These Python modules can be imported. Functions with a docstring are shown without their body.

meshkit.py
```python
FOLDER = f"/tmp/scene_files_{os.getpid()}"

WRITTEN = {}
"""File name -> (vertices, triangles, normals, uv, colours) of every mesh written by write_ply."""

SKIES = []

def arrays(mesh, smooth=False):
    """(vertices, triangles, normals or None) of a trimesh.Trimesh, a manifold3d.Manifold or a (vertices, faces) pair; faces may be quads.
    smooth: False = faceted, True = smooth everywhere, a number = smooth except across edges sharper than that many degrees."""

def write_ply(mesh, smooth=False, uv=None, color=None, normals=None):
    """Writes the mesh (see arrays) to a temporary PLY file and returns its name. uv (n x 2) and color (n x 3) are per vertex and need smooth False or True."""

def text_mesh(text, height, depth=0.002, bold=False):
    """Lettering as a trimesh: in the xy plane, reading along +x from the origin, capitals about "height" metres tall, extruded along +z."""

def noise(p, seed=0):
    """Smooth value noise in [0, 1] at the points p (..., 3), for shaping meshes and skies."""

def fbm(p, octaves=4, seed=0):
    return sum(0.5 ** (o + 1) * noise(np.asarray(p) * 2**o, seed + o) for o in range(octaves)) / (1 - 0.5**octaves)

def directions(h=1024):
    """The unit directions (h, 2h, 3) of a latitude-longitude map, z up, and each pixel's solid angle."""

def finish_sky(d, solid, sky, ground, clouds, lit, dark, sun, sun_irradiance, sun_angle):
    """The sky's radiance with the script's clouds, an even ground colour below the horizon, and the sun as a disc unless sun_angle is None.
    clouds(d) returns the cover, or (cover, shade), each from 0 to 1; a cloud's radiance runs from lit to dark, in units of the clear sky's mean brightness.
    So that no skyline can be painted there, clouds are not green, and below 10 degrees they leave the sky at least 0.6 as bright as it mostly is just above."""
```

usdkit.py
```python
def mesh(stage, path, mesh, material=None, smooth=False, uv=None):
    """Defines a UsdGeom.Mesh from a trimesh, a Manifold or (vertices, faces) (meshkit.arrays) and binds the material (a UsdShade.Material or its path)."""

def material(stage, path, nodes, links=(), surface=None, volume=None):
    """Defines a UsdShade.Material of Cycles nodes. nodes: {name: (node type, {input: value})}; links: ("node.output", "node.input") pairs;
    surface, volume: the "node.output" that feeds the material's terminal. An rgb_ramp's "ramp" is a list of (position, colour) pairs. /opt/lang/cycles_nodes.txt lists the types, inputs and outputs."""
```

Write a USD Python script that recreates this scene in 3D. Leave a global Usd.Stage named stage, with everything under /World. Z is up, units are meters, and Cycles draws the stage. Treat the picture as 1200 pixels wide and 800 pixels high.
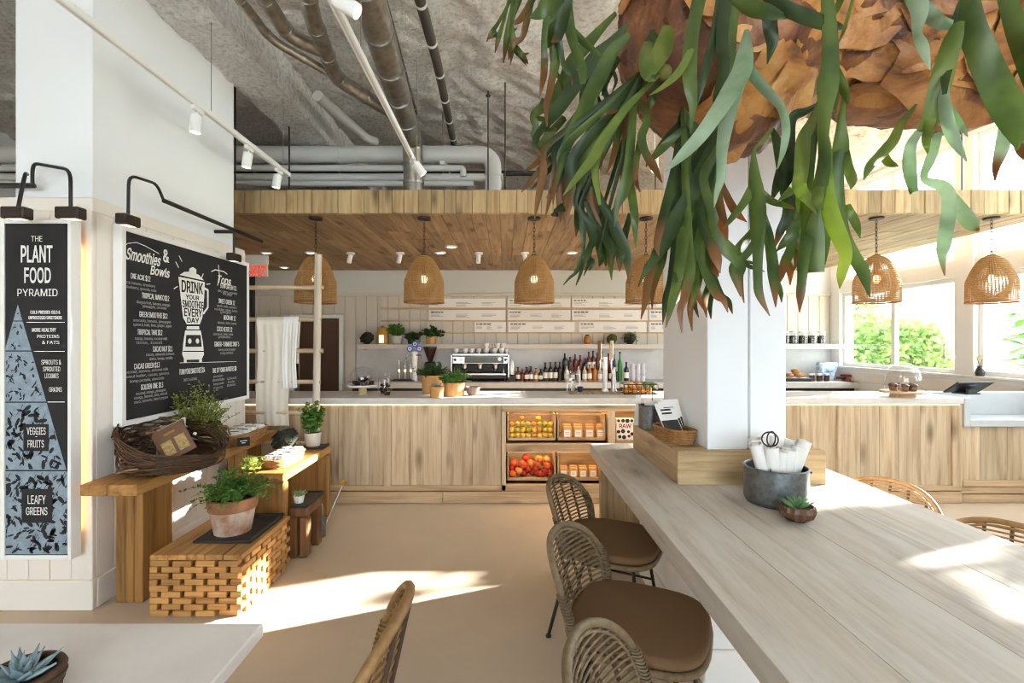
import math, random, numpy as np, trimesh, usdkit, meshkit
from pxr import Usd, UsdGeom, UsdLux, UsdShade, Gf, Sdf, Vt
stage = Usd.Stage.CreateInMemory()
UsdGeom.SetStageUpAxis(stage, 'Z'); UsdGeom.SetStageMetersPerUnit(stage, 1.0)
UsdGeom.Xform.Define(stage, '/World'); UsdGeom.Scope.Define(stage, '/World/Looks')
PI = math.pi
# ---------------------------------------------------------------- camera, sky, sun, exposure
F, CX, CY, EYE = 560.0, 592.0, 400.0, 1.45            # focal length in pixels of the 1200x800 frame, vanishing point, eye height
cam = UsdGeom.Camera.Define(stage, '/World/camera')
cam.AddTranslateOp().Set(Gf.Vec3d(0, 0, EYE)); cam.AddRotateXOp().Set(90.0)
cam.CreateHorizontalApertureAttr(36.0); cam.CreateVerticalApertureAttr(24.0)
cam.CreateFocalLengthAttr(36.0 * F / 1200); cam.CreateHorizontalApertureOffsetAttr(8 / 1200 * 36.0)
cam.CreateClippingRangeAttr(Gf.Vec2f(0.05, 500)); cam.CreateExposureAttr(0.68)
sky = UsdLux.DomeLight.Define(stage, '/World/sky_light'); sky.CreateIntensityAttr(2.5); sky.CreateColorAttr(Gf.Vec3f(0.80, 0.91, 1.0))
SUN_AZ, SUN_EL = math.radians(21), math.radians(15.0)    # the sun stands to the right and a little ahead, low
sun = UsdLux.DistantLight.Define(stage, '/World/sun_light'); sun.CreateAngleAttr(0.6); sun.CreateIntensityAttr(10.0); sun.CreateNormalizeAttr(True); sun.CreateColorAttr(Gf.Vec3f(1.0, 0.95, 0.88))
sd = Gf.Vec3d(math.cos(SUN_AZ) * math.cos(SUN_EL), math.sin(SUN_AZ) * math.cos(SUN_EL), math.sin(SUN_EL))
sun.AddTransformOp().Set(Gf.Matrix4d(Gf.Rotation(Gf.Vec3d(0, 0, 1), sd), Gf.Vec3d(0, 0, 0)))

def W(px, py, y):                                        # a point at depth y, seen at that pixel
    return np.array([(px - CX) / F * y, y, EYE + (CY - py) / F * y])
def X(px, y): return (px - CX) / F * y
def Z(py, y): return EYE + (CY - py) / F * y

# ---------------------------------------------------------------- prims
_n = {}
def numbered(parent, name):
    k = _n.get((parent, name), 0); _n[(parent, name)] = k + 1
    return name if k == 0 else f'{name}_{k:03d}'
def pth(p): return str(p.GetPath())
def tag(p, label=None, cat=None, group=None, kind=None):
    for k, v in (('label', label), ('category', cat), ('group', group), ('kind', kind)):
        if v: p.SetCustomDataByKey(k, v)
    return p
def thing(name, label, cat, loc=(0, 0, 0), rz=0, group=None, kind=None, tilt=None):
    x = UsdGeom.Xform.Define(stage, '/World/' + numbered('/World', name))
    x.AddTranslateOp().Set(Gf.Vec3d(*map(float, loc))); x.AddRotateZOp().Set(float(rz))
    if tilt: x.AddRotateXYZOp().Set(Gf.Vec3f(*tilt))
    return tag(x.GetPrim(), label, cat, group, kind)
def P(parent, name, mesh, m, smooth=False, label=None, kind=None):      # a part (or sub-part) of a thing
    path = (pth(parent) if parent else '/World'); path += '/' + numbered(path, name)
    p = usdkit.mesh(stage, path, mesh.get() if isinstance(mesh, MB) else mesh, m, smooth).GetPrim()
    return tag(p, label, None, None, kind)
def T(name, mesh, m, label, cat, group=None, smooth=False, kind=None):  # a thing that is one mesh
    return tag(P(None, name, mesh, m, smooth), label, cat, group, kind)
def S(name, mesh, m, parent=None, smooth=False, label=None):
    p = P(parent, name, mesh, m, smooth, label)
    if parent is None: p.SetCustomDataByKey('kind', 'structure')
    return p
def setting(name):
    x = UsdGeom.Xform.Define(stage, '/World/' + numbered('/World', name)).GetPrim(); x.SetCustomDataByKey('kind', 'structure'); return x
def dup(root, loc, rz=0, label=None, group=None, scale=None, tilt=None, name=None):
    was = root.GetCustomData()
    r = UsdGeom.Xform.Define(stage, '/World/' + numbered('/World', name or root.GetName().rstrip('0123456789').rstrip('_')))
    r.GetPrim().GetReferences().AddInternalReference(root.GetPath())
    r.ClearXformOpOrder()
    r.AddTranslateOp(opSuffix='to').Set(Gf.Vec3d(*map(float, loc))); r.AddRotateZOp(opSuffix='turn').Set(float(rz))
    if tilt: r.AddRotateXYZOp(opSuffix='tilt').Set(Gf.Vec3f(*tilt))
    if scale is not None: r.AddScaleOp(opSuffix='size').Set(Gf.Vec3f(*(np.ones(3) * scale)))
    r.GetPrim().SetInstanceable(True)
    return tag(r.GetPrim(), label or was['label'], was['category'], group or was.get('group'))

# ---------------------------------------------------------------- shapes
class MB:
    def __init__(s): s.v, s.f, s.n = [], [], 0
    def add(s, m):
        v, f = (m.vertices, m.faces) if hasattr(m, 'vertices') else m
        v, f = np.asarray(v, float), np.asarray(f, int)
        if f.shape[1] == 4: f = np.vstack([f[:, [0, 1, 2]], f[:, [0, 2, 3]]])
        s.v.append(v); s.f.append(f + s.n); s.n += len(v); return s
    @property
    def vertices(s): return np.vstack(s.v)
    @property
    def faces(s): return np.vstack(s.f)
    def get(s): return s.vertices, s.faces
def join(*ms):
    b = MB()
    for m in ms: b.add(m)
    return b.get()
_c = np.array([[i, j, k] for i in (-1, 1) for j in (-1, 1) for k in (-1, 1)], float)
_bb = []
for c in _c:
    for a in range(3): _bb.append((c, a))
_pts = np.array([c * np.where(np.arange(3) == a, 1.0, 0.8) for c, a in _bb])
_BF = trimesh.convex.convex_hull(_pts, repair=True)
_map = [int(np.argmin(((_pts - v) ** 2).sum(1))) for v in _BF.vertices]
_BFACES = np.array(_map)[_BF.faces]
def bx(x0, x1, y0, y1, z0, z1, b=0.004):                    # a chamfered box
    h = np.array([x1 - x0, y1 - y0, z1 - z0]) / 2; c0 = np.array([x0 + x1, y0 + y1, z0 + z1]) / 2
    b = min(b, 0.45 * float(np.abs(h).min()))
    v = np.array([c * (h - np.where(np.arange(3) == a, 0.0, b)) for c, a in _bb])
    return v + c0, _BFACES
def cb(c, s, b=0.004):
    return bx(c[0] - s[0] / 2, c[0] + s[0] / 2, c[1] - s[1] / 2, c[1] + s[1] / 2, c[2] - s[2] / 2, c[2] + s[2] / 2, b)
def move(m, loc=(0, 0, 0), rz=0.0, rx=0.0, ry=0.0, s=1.0):
    v, f = (m.vertices, m.faces) if hasattr(m, 'vertices') else m
    v = np.asarray(v, float) * s
    for a, ax in ((rx, (1, 0, 0)), (ry, (0, 1, 0)), (rz, (0, 0, 1))):
        if a: v = v @ trimesh.transformations.rotation_matrix(math.radians(a), ax)[:3, :3].T
    return v + np.asarray(loc, float), f
def lathe(prof, n=24, sx=1.0, sy=1.0):                        # profile of (radius, height)
    p = np.array(prof, float); a = np.arange(n) * 2 * PI / n
    v = np.stack([p[:, 0][:, None] * np.cos(a) * sx, p[:, 0][:, None] * np.sin(a) * sy, np.repeat(p[:, 1][:, None], n, 1)], -1).reshape(-1, 3)
    q = []
    for i in range(len(p) - 1):
        for j in range(n):
            k = (j + 1) % n; q.append([i * n + j, i * n + k, (i + 1) * n + k, (i + 1) * n + j])
    return v, np.array(q)
def tube(pts, r, sides=8, cap=True, close=False):
    p = np.asarray(pts, float); n = len(p)
    t = (np.roll(p, -1, 0) - np.roll(p, 1, 0)) if close else np.gradient(p, axis=0)
    t /= np.linalg.norm(t, axis=1, keepdims=True) + 1e-12
    ref = np.array([0, 0, 1.0]) if abs(t[0, 2]) < 0.9 else np.array([1.0, 0, 0])
    a = np.cross(t[0], ref); a /= np.linalg.norm(a); A = []
    for k in range(n):
        a = a - t[k] * (a @ t[k]); a /= np.linalg.norm(a) + 1e-12; A.append(a)
    A = np.array(A); B = np.cross(t, A); ang = np.arange(sides) * 2 * PI / sides
    r = np.broadcast_to(np.asarray(r, float), (n,))
    v = p[:, None] + r[:, None, None] * (np.cos(ang)[None, :, None] * A[:, None] + np.sin(ang)[None, :, None] * B[:, None])
    i, j = np.meshgrid(np.arange(n if close else n - 1), np.arange(sides), indexing='ij')
    i2, j2 = (i + 1) % n, (j + 1) % sides
    q = np.stack([i * sides + j, i * sides + j2, i2 * sides + j2, i2 * sides + j], -1).reshape(-1, 4)
    v = v.reshape(-1, 3); f = np.vstack([q[:, [0, 1, 2]], q[:, [0, 2, 3]]])
    if cap and not close:
        f = np.vstack([f, [[0, k + 1, k] for k in range(1, sides - 1)], [[(n - 1) * sides, (n - 1) * sides + k, (n - 1) * sides + k + 1] for k in range(1, sides - 1)]])
    return v, f
def bar(a, b, r, sides=8): return tube([a, b], r, sides)
def smoothpath(pts, n=6):                                     # Catmull-Rom through the points
    p = np.asarray(pts, float); p = np.vstack([2 * p[0] - p[1], p, 2 * p[-1] - p[-2]]); out = []
    for i in range(1, len(p) - 2):
        for t in np.linspace(0, 1, n, endpoint=False):
            a, b, c, d = p[i - 1], p[i], p[i + 1], p[i + 2]
            out.append(0.5 * (2 * b + (c - a) * t + (2 * a - 5 * b + 4 * c - d) * t * t + (3 * b - a - 3 * c + d) * t ** 3))
    return np.array(out + [p[-2]])
def fillet(pts, r, n=5):                                      # a polyline with rounded bends
    p = [np.asarray(q, float) for q in pts]; out = [p[0]]
    for a, b, c in zip(p, p[1:], p[2:]):
        u, w = a - b, c - b; lu, lw = np.linalg.norm(u), np.linalg.norm(w); k = min(r, 0.45 * lu, 0.45 * lw)
        s, e = b + u / lu * k, b + w / lw * k
        for t in np.linspace(0, 1, n): out.append((1 - t) ** 2 * s + 2 * t * (1 - t) * b + t * t * e)
    return np.array(out + [p[-1]])
def ball(c, r, n=10, squash=1.0): return move(lathe([(max(1e-4, r * math.sin(t)), -r * squash * math.cos(t)) for t in np.linspace(0, PI, n)], 2 * n), c)
def ring(c, R, r, n=28, sides=8, sx=1.0, sy=1.0):
    a = np.arange(n) * 2 * PI / n
    return tube(np.stack([c[0] + R * sx * np.cos(a), c[1] + R * sy * np.sin(a), np.full(n, c[2])], -1), r, sides, close=True)
def extrude(poly, h):                                         # polygon in xy, along z
    m = trimesh.creation.extrude_polygon(poly, h, engine='earcut'); return np.array(m.vertices), np.array(m.faces)
def text(s, h, w=1.0, bold=False, depth=0.0012, center=True):       # lettering in xy, width factor w
    m = meshkit.text_mesh(s, h, depth, bold); v = np.array(m.vertices) * [w, 1, 1]
    if center: v[:, 0] -= (v[:, 0].min() + v[:, 0].max()) / 2
    return v, np.array(m.faces)
def face(m, o, ux, uz):                                       # stands lettering on a plane: x along ux, y along uz
    v, f = m.get() if isinstance(m, MB) else m; ux, uz = np.asarray(ux, float), np.asarray(uz, float); n = np.cross(ux, uz)
    return np.asarray(o, float) + v[:, :1] * ux + v[:, 1:2] * uz + v[:, 2:] * n, f

# ---------------------------------------------------------------- materials
def s2l(c): return tuple(((x / 255 + 0.055) / 1.055) ** 2.4 if x > 10 else x / 255 / 12.92 for x in c)
LK = '/World/Looks/'
def plain(name, c, rough=0.6, metal=0.0, bump=0.0, bs=60.0, var=0.0, mottle=0.0, ms=4.0, coat=0.0, spec=0.5, c2=None):
    c = s2l(c); n = {'p': ('principled_bsdf', {'base_color': c, 'roughness': rough, 'metallic': metal, 'coat_weight': coat, 'specular_ior_level': spec})}; l = []
    if bump or mottle: n['tc'] = ('texture_coordinate', {})
    if bump:
        n['bn'] = ('noise_texture', {'scale': bs, 'detail': 4.0}); n['b'] = ('bump', {'strength': bump, 'distance': 0.01})
        l += [('tc.object', 'bn.vector'), ('bn.fac', 'b.height'), ('b.normal', 'p.normal')]
    last = None
    if mottle:
        d = s2l(c2) if c2 else tuple(x * (1 - mottle) for x in c)
        n['mn'] = ('noise_texture', {'scale': ms, 'detail': 5.0, 'roughness': 0.6}); n['mr'] = ('rgb_ramp', {'ramp': [(0.32, d), (0.68, c)]})
        l += [('tc.object', 'mn.vector'), ('mn.fac', 'mr.fac')]; last = 'mr.color'
    if var:
        n['oi'] = ('object_info', {}); n['vr'] = ('map_range', {'from_min': 0.0, 'from_max': 1.0, 'to_min': 1 - var, 'to_max': 1 + var})
        n['hs'] = ('hsv', {'color': c}); l += [('oi.random', 'vr.value'), ('vr.result', 'hs.value')]
        if last: l.append((last, 'hs.color'))
        last = 'hs.color'
    if last: l.append((last, 'p.base_color'))
    return usdkit.material(stage, LK + name, n, l, surface='p.BSDF')
def wood(name, light, dark, axis='z', rough=0.6, var=0.18, knot=0.75, grain=26.0, coat=0.0, wash=None):
    ax = 'xyz'.index(axis); sc = [grain] * 3; sc[ax] = grain * 0.055; k = [5.5] * 3; k[ax] = 2.0; big = [5.0] * 3; big[ax] = 0.7
    a, b = s2l(light), s2l(dark)
    n = {'tc': ('texture_coordinate', {}), 'oi': ('object_info', {}), 'off': ('vector_math', {'math_type': 'scale', 'vector1': (37.0, 23.0, 51.0)}), 'ad': ('vector_math', {'math_type': 'add'}),
         'm1': ('mapping', {'scale': sc}), 'n1': ('noise_texture', {'scale': 1.0, 'detail': 6.0, 'roughness': 0.65, 'distortion': 0.4}),
         'm2': ('mapping', {'scale': big}), 'n2': ('noise_texture', {'scale': 1.0, 'detail': 3.0, 'distortion': 1.2}),
         'm3': ('mapping', {'scale': k}), 'vo': ('voronoi_texture', {'scale': 1.0, 'randomness': 1.0}), 'kr': ('map_range', {'from_min': 0.05, 'from_max': 0.27, 'to_min': knot, 'to_max': 0.0, 'clamp': True}),
         'r1': ('rgb_ramp', {'ramp': [(0.28, b), (0.5, tuple(0.35 * x + 0.65 * y for x, y in zip(b, a))), (0.72, a)]}),
         'mx': ('mix_color', {'blend_type': 'multiply', 'fac': 0.55}), 'r2': ('rgb_ramp', {'ramp': [(0.3, (0.62, 0.55, 0.47)), (0.65, (1, 1, 1))]}),
         'mk': ('mix_color', {'b': tuple(0.32 * x for x in b)}), 'vr': ('map_range', {'to_min': 1 - var, 'to_max': 1 + var}), 'hs': ('hsv', {}),
         'bu': ('bump', {'strength': 0.25, 'distance': 0.004}), 'p': ('principled_bsdf', {'roughness': rough, 'coat_weight': coat, 'specular_ior_level': 0.35})}
    l = [('tc.object', 'ad.vector1'), ('oi.random', 'off.scale'), ('off.vector', 'ad.vector2')]
    for i in '123': l.append(('ad.vector', f'm{i}.vector'))
    l += [('m1.vector', 'n1.vector'), ('m2.vector', 'n2.vector'), ('m3.vector', 'vo.vector'), ('n1.fac', 'r1.fac'), ('n2.fac', 'r2.fac'), ('r1.color', 'mx.a'), ('r2.color', 'mx.b'),
          ('vo.distance', 'kr.value'), ('kr.result', 'mk.fac'), ('mx.result', 'mk.a'), ('oi.random', 'vr.value'), ('vr.result', 'hs.value'), ('mk.result', 'hs.color'), ('n1.fac', 'bu.height'), ('bu.normal', 'p.normal')]
    out = 'hs.color'
    if wash:
        n['wn'] = ('noise_texture', {'scale': 2.2, 'detail': 5.0, 'roughness': 0.7}); n['wr'] = ('map_range', {'from_min': 0.35, 'from_max': 0.62, 'to_min': 0.25, 'to_max': 0.85, 'clamp': True}); n['wm'] = ('mix_color', {'b': s2l(wash)})
        l += [('m2.vector', 'wn.vector'), ('wn.fac', 'wr.value'), ('wr.result', 'wm.fac'), ('hs.color', 'wm.a')]; out = 'wm.result'
    l.append((out, 'p.base_color'))
    return usdkit.material(stage, LK + name, n, l, surface='p.BSDF')
def glow(name, c, strength): return usdkit.material(stage, LK + name, {'e': ('emission', {'color': c, 'strength': float(strength)})}, [], surface='e.emission')
def pane(name, tint=(1, 1, 1), ior=1.45):
    return usdkit.material(stage, LK + name, {'t': ('transparent_bsdf', {'color': tint}), 'g': ('glossy_bsdf', {'color': (1, 1, 1), 'roughness': 0.02}), 'lw': ('layer_weight', {'blend': 0.5}), 'pw': ('math', {'math_type': 'power', 'value2': 4.0}), 'f': ('math', {'math_type': 'multiply_add', 'value2': 0.7, 'value3': 0.04 * ior}), 'm': ('mix_closure', {})},
                           [('lw.facing', 'pw.value1'), ('pw.value', 'f.value1'), ('f.value', 'm.fac'), ('t.BSDF', 'm.closure1'), ('g.BSDF', 'm.closure2')], surface='m.closure')
def leafmat(name, c, c2, trans=0.35, rough=0.45, attr=None, sc=14.0):
    n = {'tc': ('texture_coordinate', {}), 'nz': ('noise_texture', {'scale': sc, 'detail': 3.0}), 'r': ('rgb_ramp', {'ramp': [(0.3, s2l(c2)), (0.7, s2l(c))]}), 'p': ('principled_bsdf', {'roughness': rough}), 't': ('translucent_bsdf', {}), 'm': ('mix_closure', {'fac': trans})}
    l = [('tc.object', 'nz.vector'), ('nz.fac', 'r.fac'), ('p.BSDF', 'm.closure1'), ('t.BSDF', 'm.closure2')]; o = 'r.color'
    if attr:
        n['at'] = ('attribute', {'attribute': attr}); n['mx'] = ('mix_color', {'b': s2l((124, 84, 46))}); l += [('at.fac', 'mx.fac'), ('r.color', 'mx.a')]; o = 'mx.result'
    l += [(o, 'p.base_color'), (o, 't.color')]
    return usdkit.material(stage, LK + name, n, l, surface='m.closure')
WHITE = plain('white_paint', (238, 237, 234), 0.55)
WALLW = plain('wall_white', (236, 238, 240), 0.7, bump=0.05, bs=90)
PANELW = plain('panel_white', (236, 228, 218), 0.6, var=0.02)
GREYW = plain('band_grey_white', (206, 204, 198), 0.7)
WARMW = plain('panel_warm_grey', (208, 198, 184), 0.6, var=0.03)
BLACK = plain('black_metal', (24, 22, 21), 0.45)
BRONZE = plain('dark_bronze', (52, 40, 33), 0.5, metal=0.3)
CHALK = plain('chalkboard_black', (34, 33, 35), 0.8, mottle=0.35, ms=3.0)
CHALKW = plain('chalk_white', (236, 234, 230), 0.9)
CHALKB = plain('chalk_pale_blue', (150, 166, 180), 0.9, mottle=0.3, ms=40.0)
STEEL = plain('brushed_steel', (190, 190, 188), 0.28, metal=1.0)
GALV = plain('galvanised_steel', (128, 132, 134), 0.42, metal=0.85, mottle=0.45, ms=45.0)
DUCT = plain('duct_foil', (176, 168, 156), 0.36, metal=0.9, mottle=0.4, ms=16.0, bump=0.35, bs=24)
PIPEW = plain('pipe_white', (204, 202, 196), 0.5)
PIPED = plain('pipe_dark', (60, 55, 50), 0.6)
FLOOR = plain('floor_concrete', (202, 183, 160), 0.55, mottle=0.12, ms=1.6, bump=0.03, bs=30)
MARBLE = plain('marble_grey', (206, 204, 202), 0.35, mottle=0.2, ms=2.2)
STONE = plain('countertop_stone', (206, 202, 197), 0.4, mottle=0.12, ms=6.0)
CONC = plain('concrete_trough', (182, 184, 186), 0.6, mottle=0.12, ms=5.0)
TILEW = plain('white_marble_table', (226, 218, 212), 0.45, mottle=0.08, ms=9.0, bump=0.04, bs=70)
TERRA = plain('terracotta_aged', (166, 110, 72), 0.85, mottle=0.3, ms=14, c2=(196, 186, 176))
CLAY = plain('clay_tan', (202, 150, 92), 0.75, mottle=0.1, ms=16)
PALEPOT = plain('pale_grey_pot', (196, 192, 180), 0.7, mottle=0.12, ms=20)
SOIL = plain('soil', (48, 34, 26), 0.95, bump=0.6, bs=120)
SLATE = plain('slate_black', (36, 36, 37), 0.6, bump=0.1, bs=40)
PAPER = plain('paper_white', (238, 234, 228), 0.8)
KRAFT = plain('kraft_paper', (206, 160, 104), 0.75)
LINEN = plain('linen_cream', (238, 226, 208), 0.9, bump=0.15, bs=260)
RATTAN = plain('rattan_cane', (150, 112, 66), 0.5, mottle=0.4, ms=40)
RATTANG = plain('rattan_grey', (132, 112, 82), 0.55, mottle=0.45, ms=40)
CUSH = plain('cushion_brown', (112, 84, 56), 0.8, bump=0.06, bs=160)
WICK = plain('wicker_tan', (172, 122, 70), 0.65, mottle=0.45, ms=36)
TWIG = plain('twig_brown', (94, 66, 44), 0.8, mottle=0.5, ms=20)
MOSS = plain('moss_green', (92, 98, 44), 0.95, bump=0.8, bs=70, mottle=0.5, ms=30)
MOSSD = plain('moss_dark', (44, 48, 36), 0.95, bump=0.8, bs=70, mottle=0.5, ms=30)
BRASS = plain('brass', (190, 150, 80), 0.35, metal=0.9)
AMBER = plain('amber_ceramic', (206, 150, 60), 0.4, mottle=0.2, ms=10)
PORC = plain('white_porcelain', (240, 238, 234), 0.2, coat=0.4)
LILAC = plain('lilac_white_cup', (214, 214, 226), 0.35)
GLASS = pane('clear_glass', (0.96, 0.97, 0.97), 1.4)
WGLASS = pane('window_glass', (0.98, 0.99, 0.99), 1.35)
OAKZ = wood('oak_board_z', (212, 192, 163), (160, 132, 99), 'z', var=0.2)
OAKX = wood('oak_board_x', (206, 180, 146), (160, 130, 96), 'x', var=0.1)
OAKY = wood('oak_board_y', (206, 180, 146), (160, 130, 96), 'y', var=0.1)
CANZ = wood('canopy_wood_z', (200, 174, 130), (146, 116, 76), 'z', var=0.2, knot=0.8)
CANY = wood('canopy_wood_y', (184, 154, 116), (122, 94, 66), 'y', var=0.22, knot=0.8)
TABW = wood('whitewashed_wood', (200, 186, 168), (142, 118, 92), 'y', var=0.05, wash=(204, 198, 190), knot=0.6)
TABZ = wood('whitewashed_wood_z', (196, 168, 130), (128, 98, 66), 'z', var=0.1, knot=0.6)
PLIX = wood('plinth_wood', (204, 180, 138), (146, 112, 76), 'x', var=0.05, knot=0.6)
TEAKY = wood('teak_y', (196, 146, 82), (122, 82, 40), 'y', var=0.08, rough=0.5, coat=0.1)
TEAKZ = wood('teak_z', (184, 138, 78), (114, 76, 38), 'z', var=0.1, rough=0.5, coat=0.1)
BLOCKX = wood('block_wood_x', (208, 160, 98), (142, 94, 48), 'x', var=0.22, knot=0.4)
BLOCKY = wood('block_wood_y', (208, 160, 98), (142, 94, 48), 'y', var=0.22, knot=0.4)
DARKW = wood('stool_wood_z', (140, 100, 64), (84, 56, 34), 'z', var=0.1)
LADW = wood('ladder_wood', (232, 222, 206), (202, 184, 160), 'z', var=0.05, knot=0.2)
LADX = wood('ladder_rung_wood', (226, 204, 172), (196, 164, 126), 'x', var=0.08, knot=0.2)
LEAF1 = leafmat('leaf_fern', (126, 154, 58), (72, 104, 36))
LEAF2 = leafmat('leaf_deep', (64, 100, 44), (32, 60, 26))
LEAF3 = leafmat('leaf_fresh', (104, 150, 56), (56, 100, 38))
LEAFY = leafmat('leaf_yellow_green', (176, 184, 84), (112, 130, 50))
SUCC = leafmat('succulent_blue', (148, 168, 172), (108, 132, 140), 0.1)
SUCG = leafmat('succulent_green', (140, 178, 120), (92, 136, 84), 0.1)
BUSH = leafmat('bush_leaf', (150, 176, 92), (84, 118, 52), 0.4, sc=3.0)
WARM = glow('led_warm', (1.0, 0.68, 0.36), 3.5)
NLED = glow('led_niche', (1.0, 0.62, 0.24), 20.0)
BULB = glow('bulb_warm', (1.0, 0.68, 0.34), 5.0)
DOWN = glow('downlight_glow', (1.0, 0.82, 0.6), 7.0)
rng = np.random.default_rng(7); rnd = random.Random(7)
# ================================================================ the setting
S('floor', bx(-6.2, 5.6, -4.2, 8.1, -0.2, 0, 0.0005), FLOOR)
def rough(x0, x1, y0, y1, z, amp, step=0.05, seed=1):
    xs, ys = np.arange(x0, x1 + 1e-6, step), np.arange(y0, y1 + 1e-6, step)
    gx, gy = np.meshgrid(xs, ys, indexing='ij'); p = np.stack([gx, gy, np.zeros_like(gx)], -1)
    h = meshkit.noise(p * 7.0, seed) * 0.6 + meshkit.noise(p * 17.0, seed + 1) * 0.4 + meshkit.noise(p * 1.5, seed + 2) * 0.5 - 0.75
    v = np.stack([gx, gy, z + h * amp], -1).reshape(-1, 3); n, m = gx.shape
    i, j = np.meshgrid(np.arange(n - 1), np.arange(m - 1), indexing='ij')
    return v, np.stack([i * m + j, i * m + j + 1, (i + 1) * m + j + 1, (i + 1) * m + j], -1).reshape(-1, 4)
SPRAY = usdkit.material(stage, LK + 'sprayed_ceiling', {'tc': ('texture_coordinate', {}), 'n': ('noise_texture', {'scale': 26.0, 'detail': 6.0, 'roughness': 0.7}), 'n2': ('noise_texture', {'scale': 2.4, 'detail': 4.0}),
    'r': ('rgb_ramp', {'ramp': [(0.3, s2l((176, 168, 162))), (0.5, s2l((224, 220, 216))), (0.7, s2l((240, 238, 234)))]}), 'r2': ('rgb_ramp', {'ramp': [(0.3, (0.8, 0.77, 0.74)), (0.7, (1, 1, 1))]}), 'm': ('mix_color', {'blend_type': 'multiply', 'fac': 1.0}),
    'b': ('bump', {'strength': 0.9, 'distance': 0.03}), 'p': ('principled_bsdf', {'roughness': 0.95})},
    [('tc.object', 'n.vector'), ('tc.object', 'n2.vector'), ('n.fac', 'r.fac'), ('n2.fac', 'r2.fac'), ('r.color', 'm.a'), ('r2.color', 'm.b'), ('m.result', 'p.base_color'), ('n.fac', 'b.height'), ('b.normal', 'p.normal')], surface='p.BSDF')
ce = setting('ceiling')
P(ce, 'slab', bx(-6.2, 5.6, -4.2, 8.1, 3.96, 4.1), SPRAY)
P(ce, 'sprayed_coat', rough(-6.2, 5.6, 0.2, 8.0, 3.92, 0.09), SPRAY, True, kind='stuff')
v, f = rough(-2.26, -1.88, 1.5, 8.0, 3.58, 0.07, 0.04, 9)
P(ce, 'downstand_beam', join(bx(-2.26, -1.9, 1.5, 8.0, 3.58, 3.95, 0.03), (v, f)), SPRAY, True)

S('wall_left', bx(-6.2, -6.0, -4.2, 8.1, 0, 4), WALLW)
S('wall_front', join(bx(-6, 5.6, -4.2, -4, 0, 0.8), bx(-6, 5.6, -4.2, -4, 2.9, 4), *[bx(a, b, -4.2, -4, 0.8, 2.9) for a, b in ((-6, -2.0), (2.6, 5.6))]), WALLW)
w = setting('window_11'); P(w, 'glass', bx(-2.0, 2.6, -4.1, -4.095, 0.8, 2.9, 0.001), WGLASS)  # behind the camera, out of view; sized to light column and pier fronts
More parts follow.
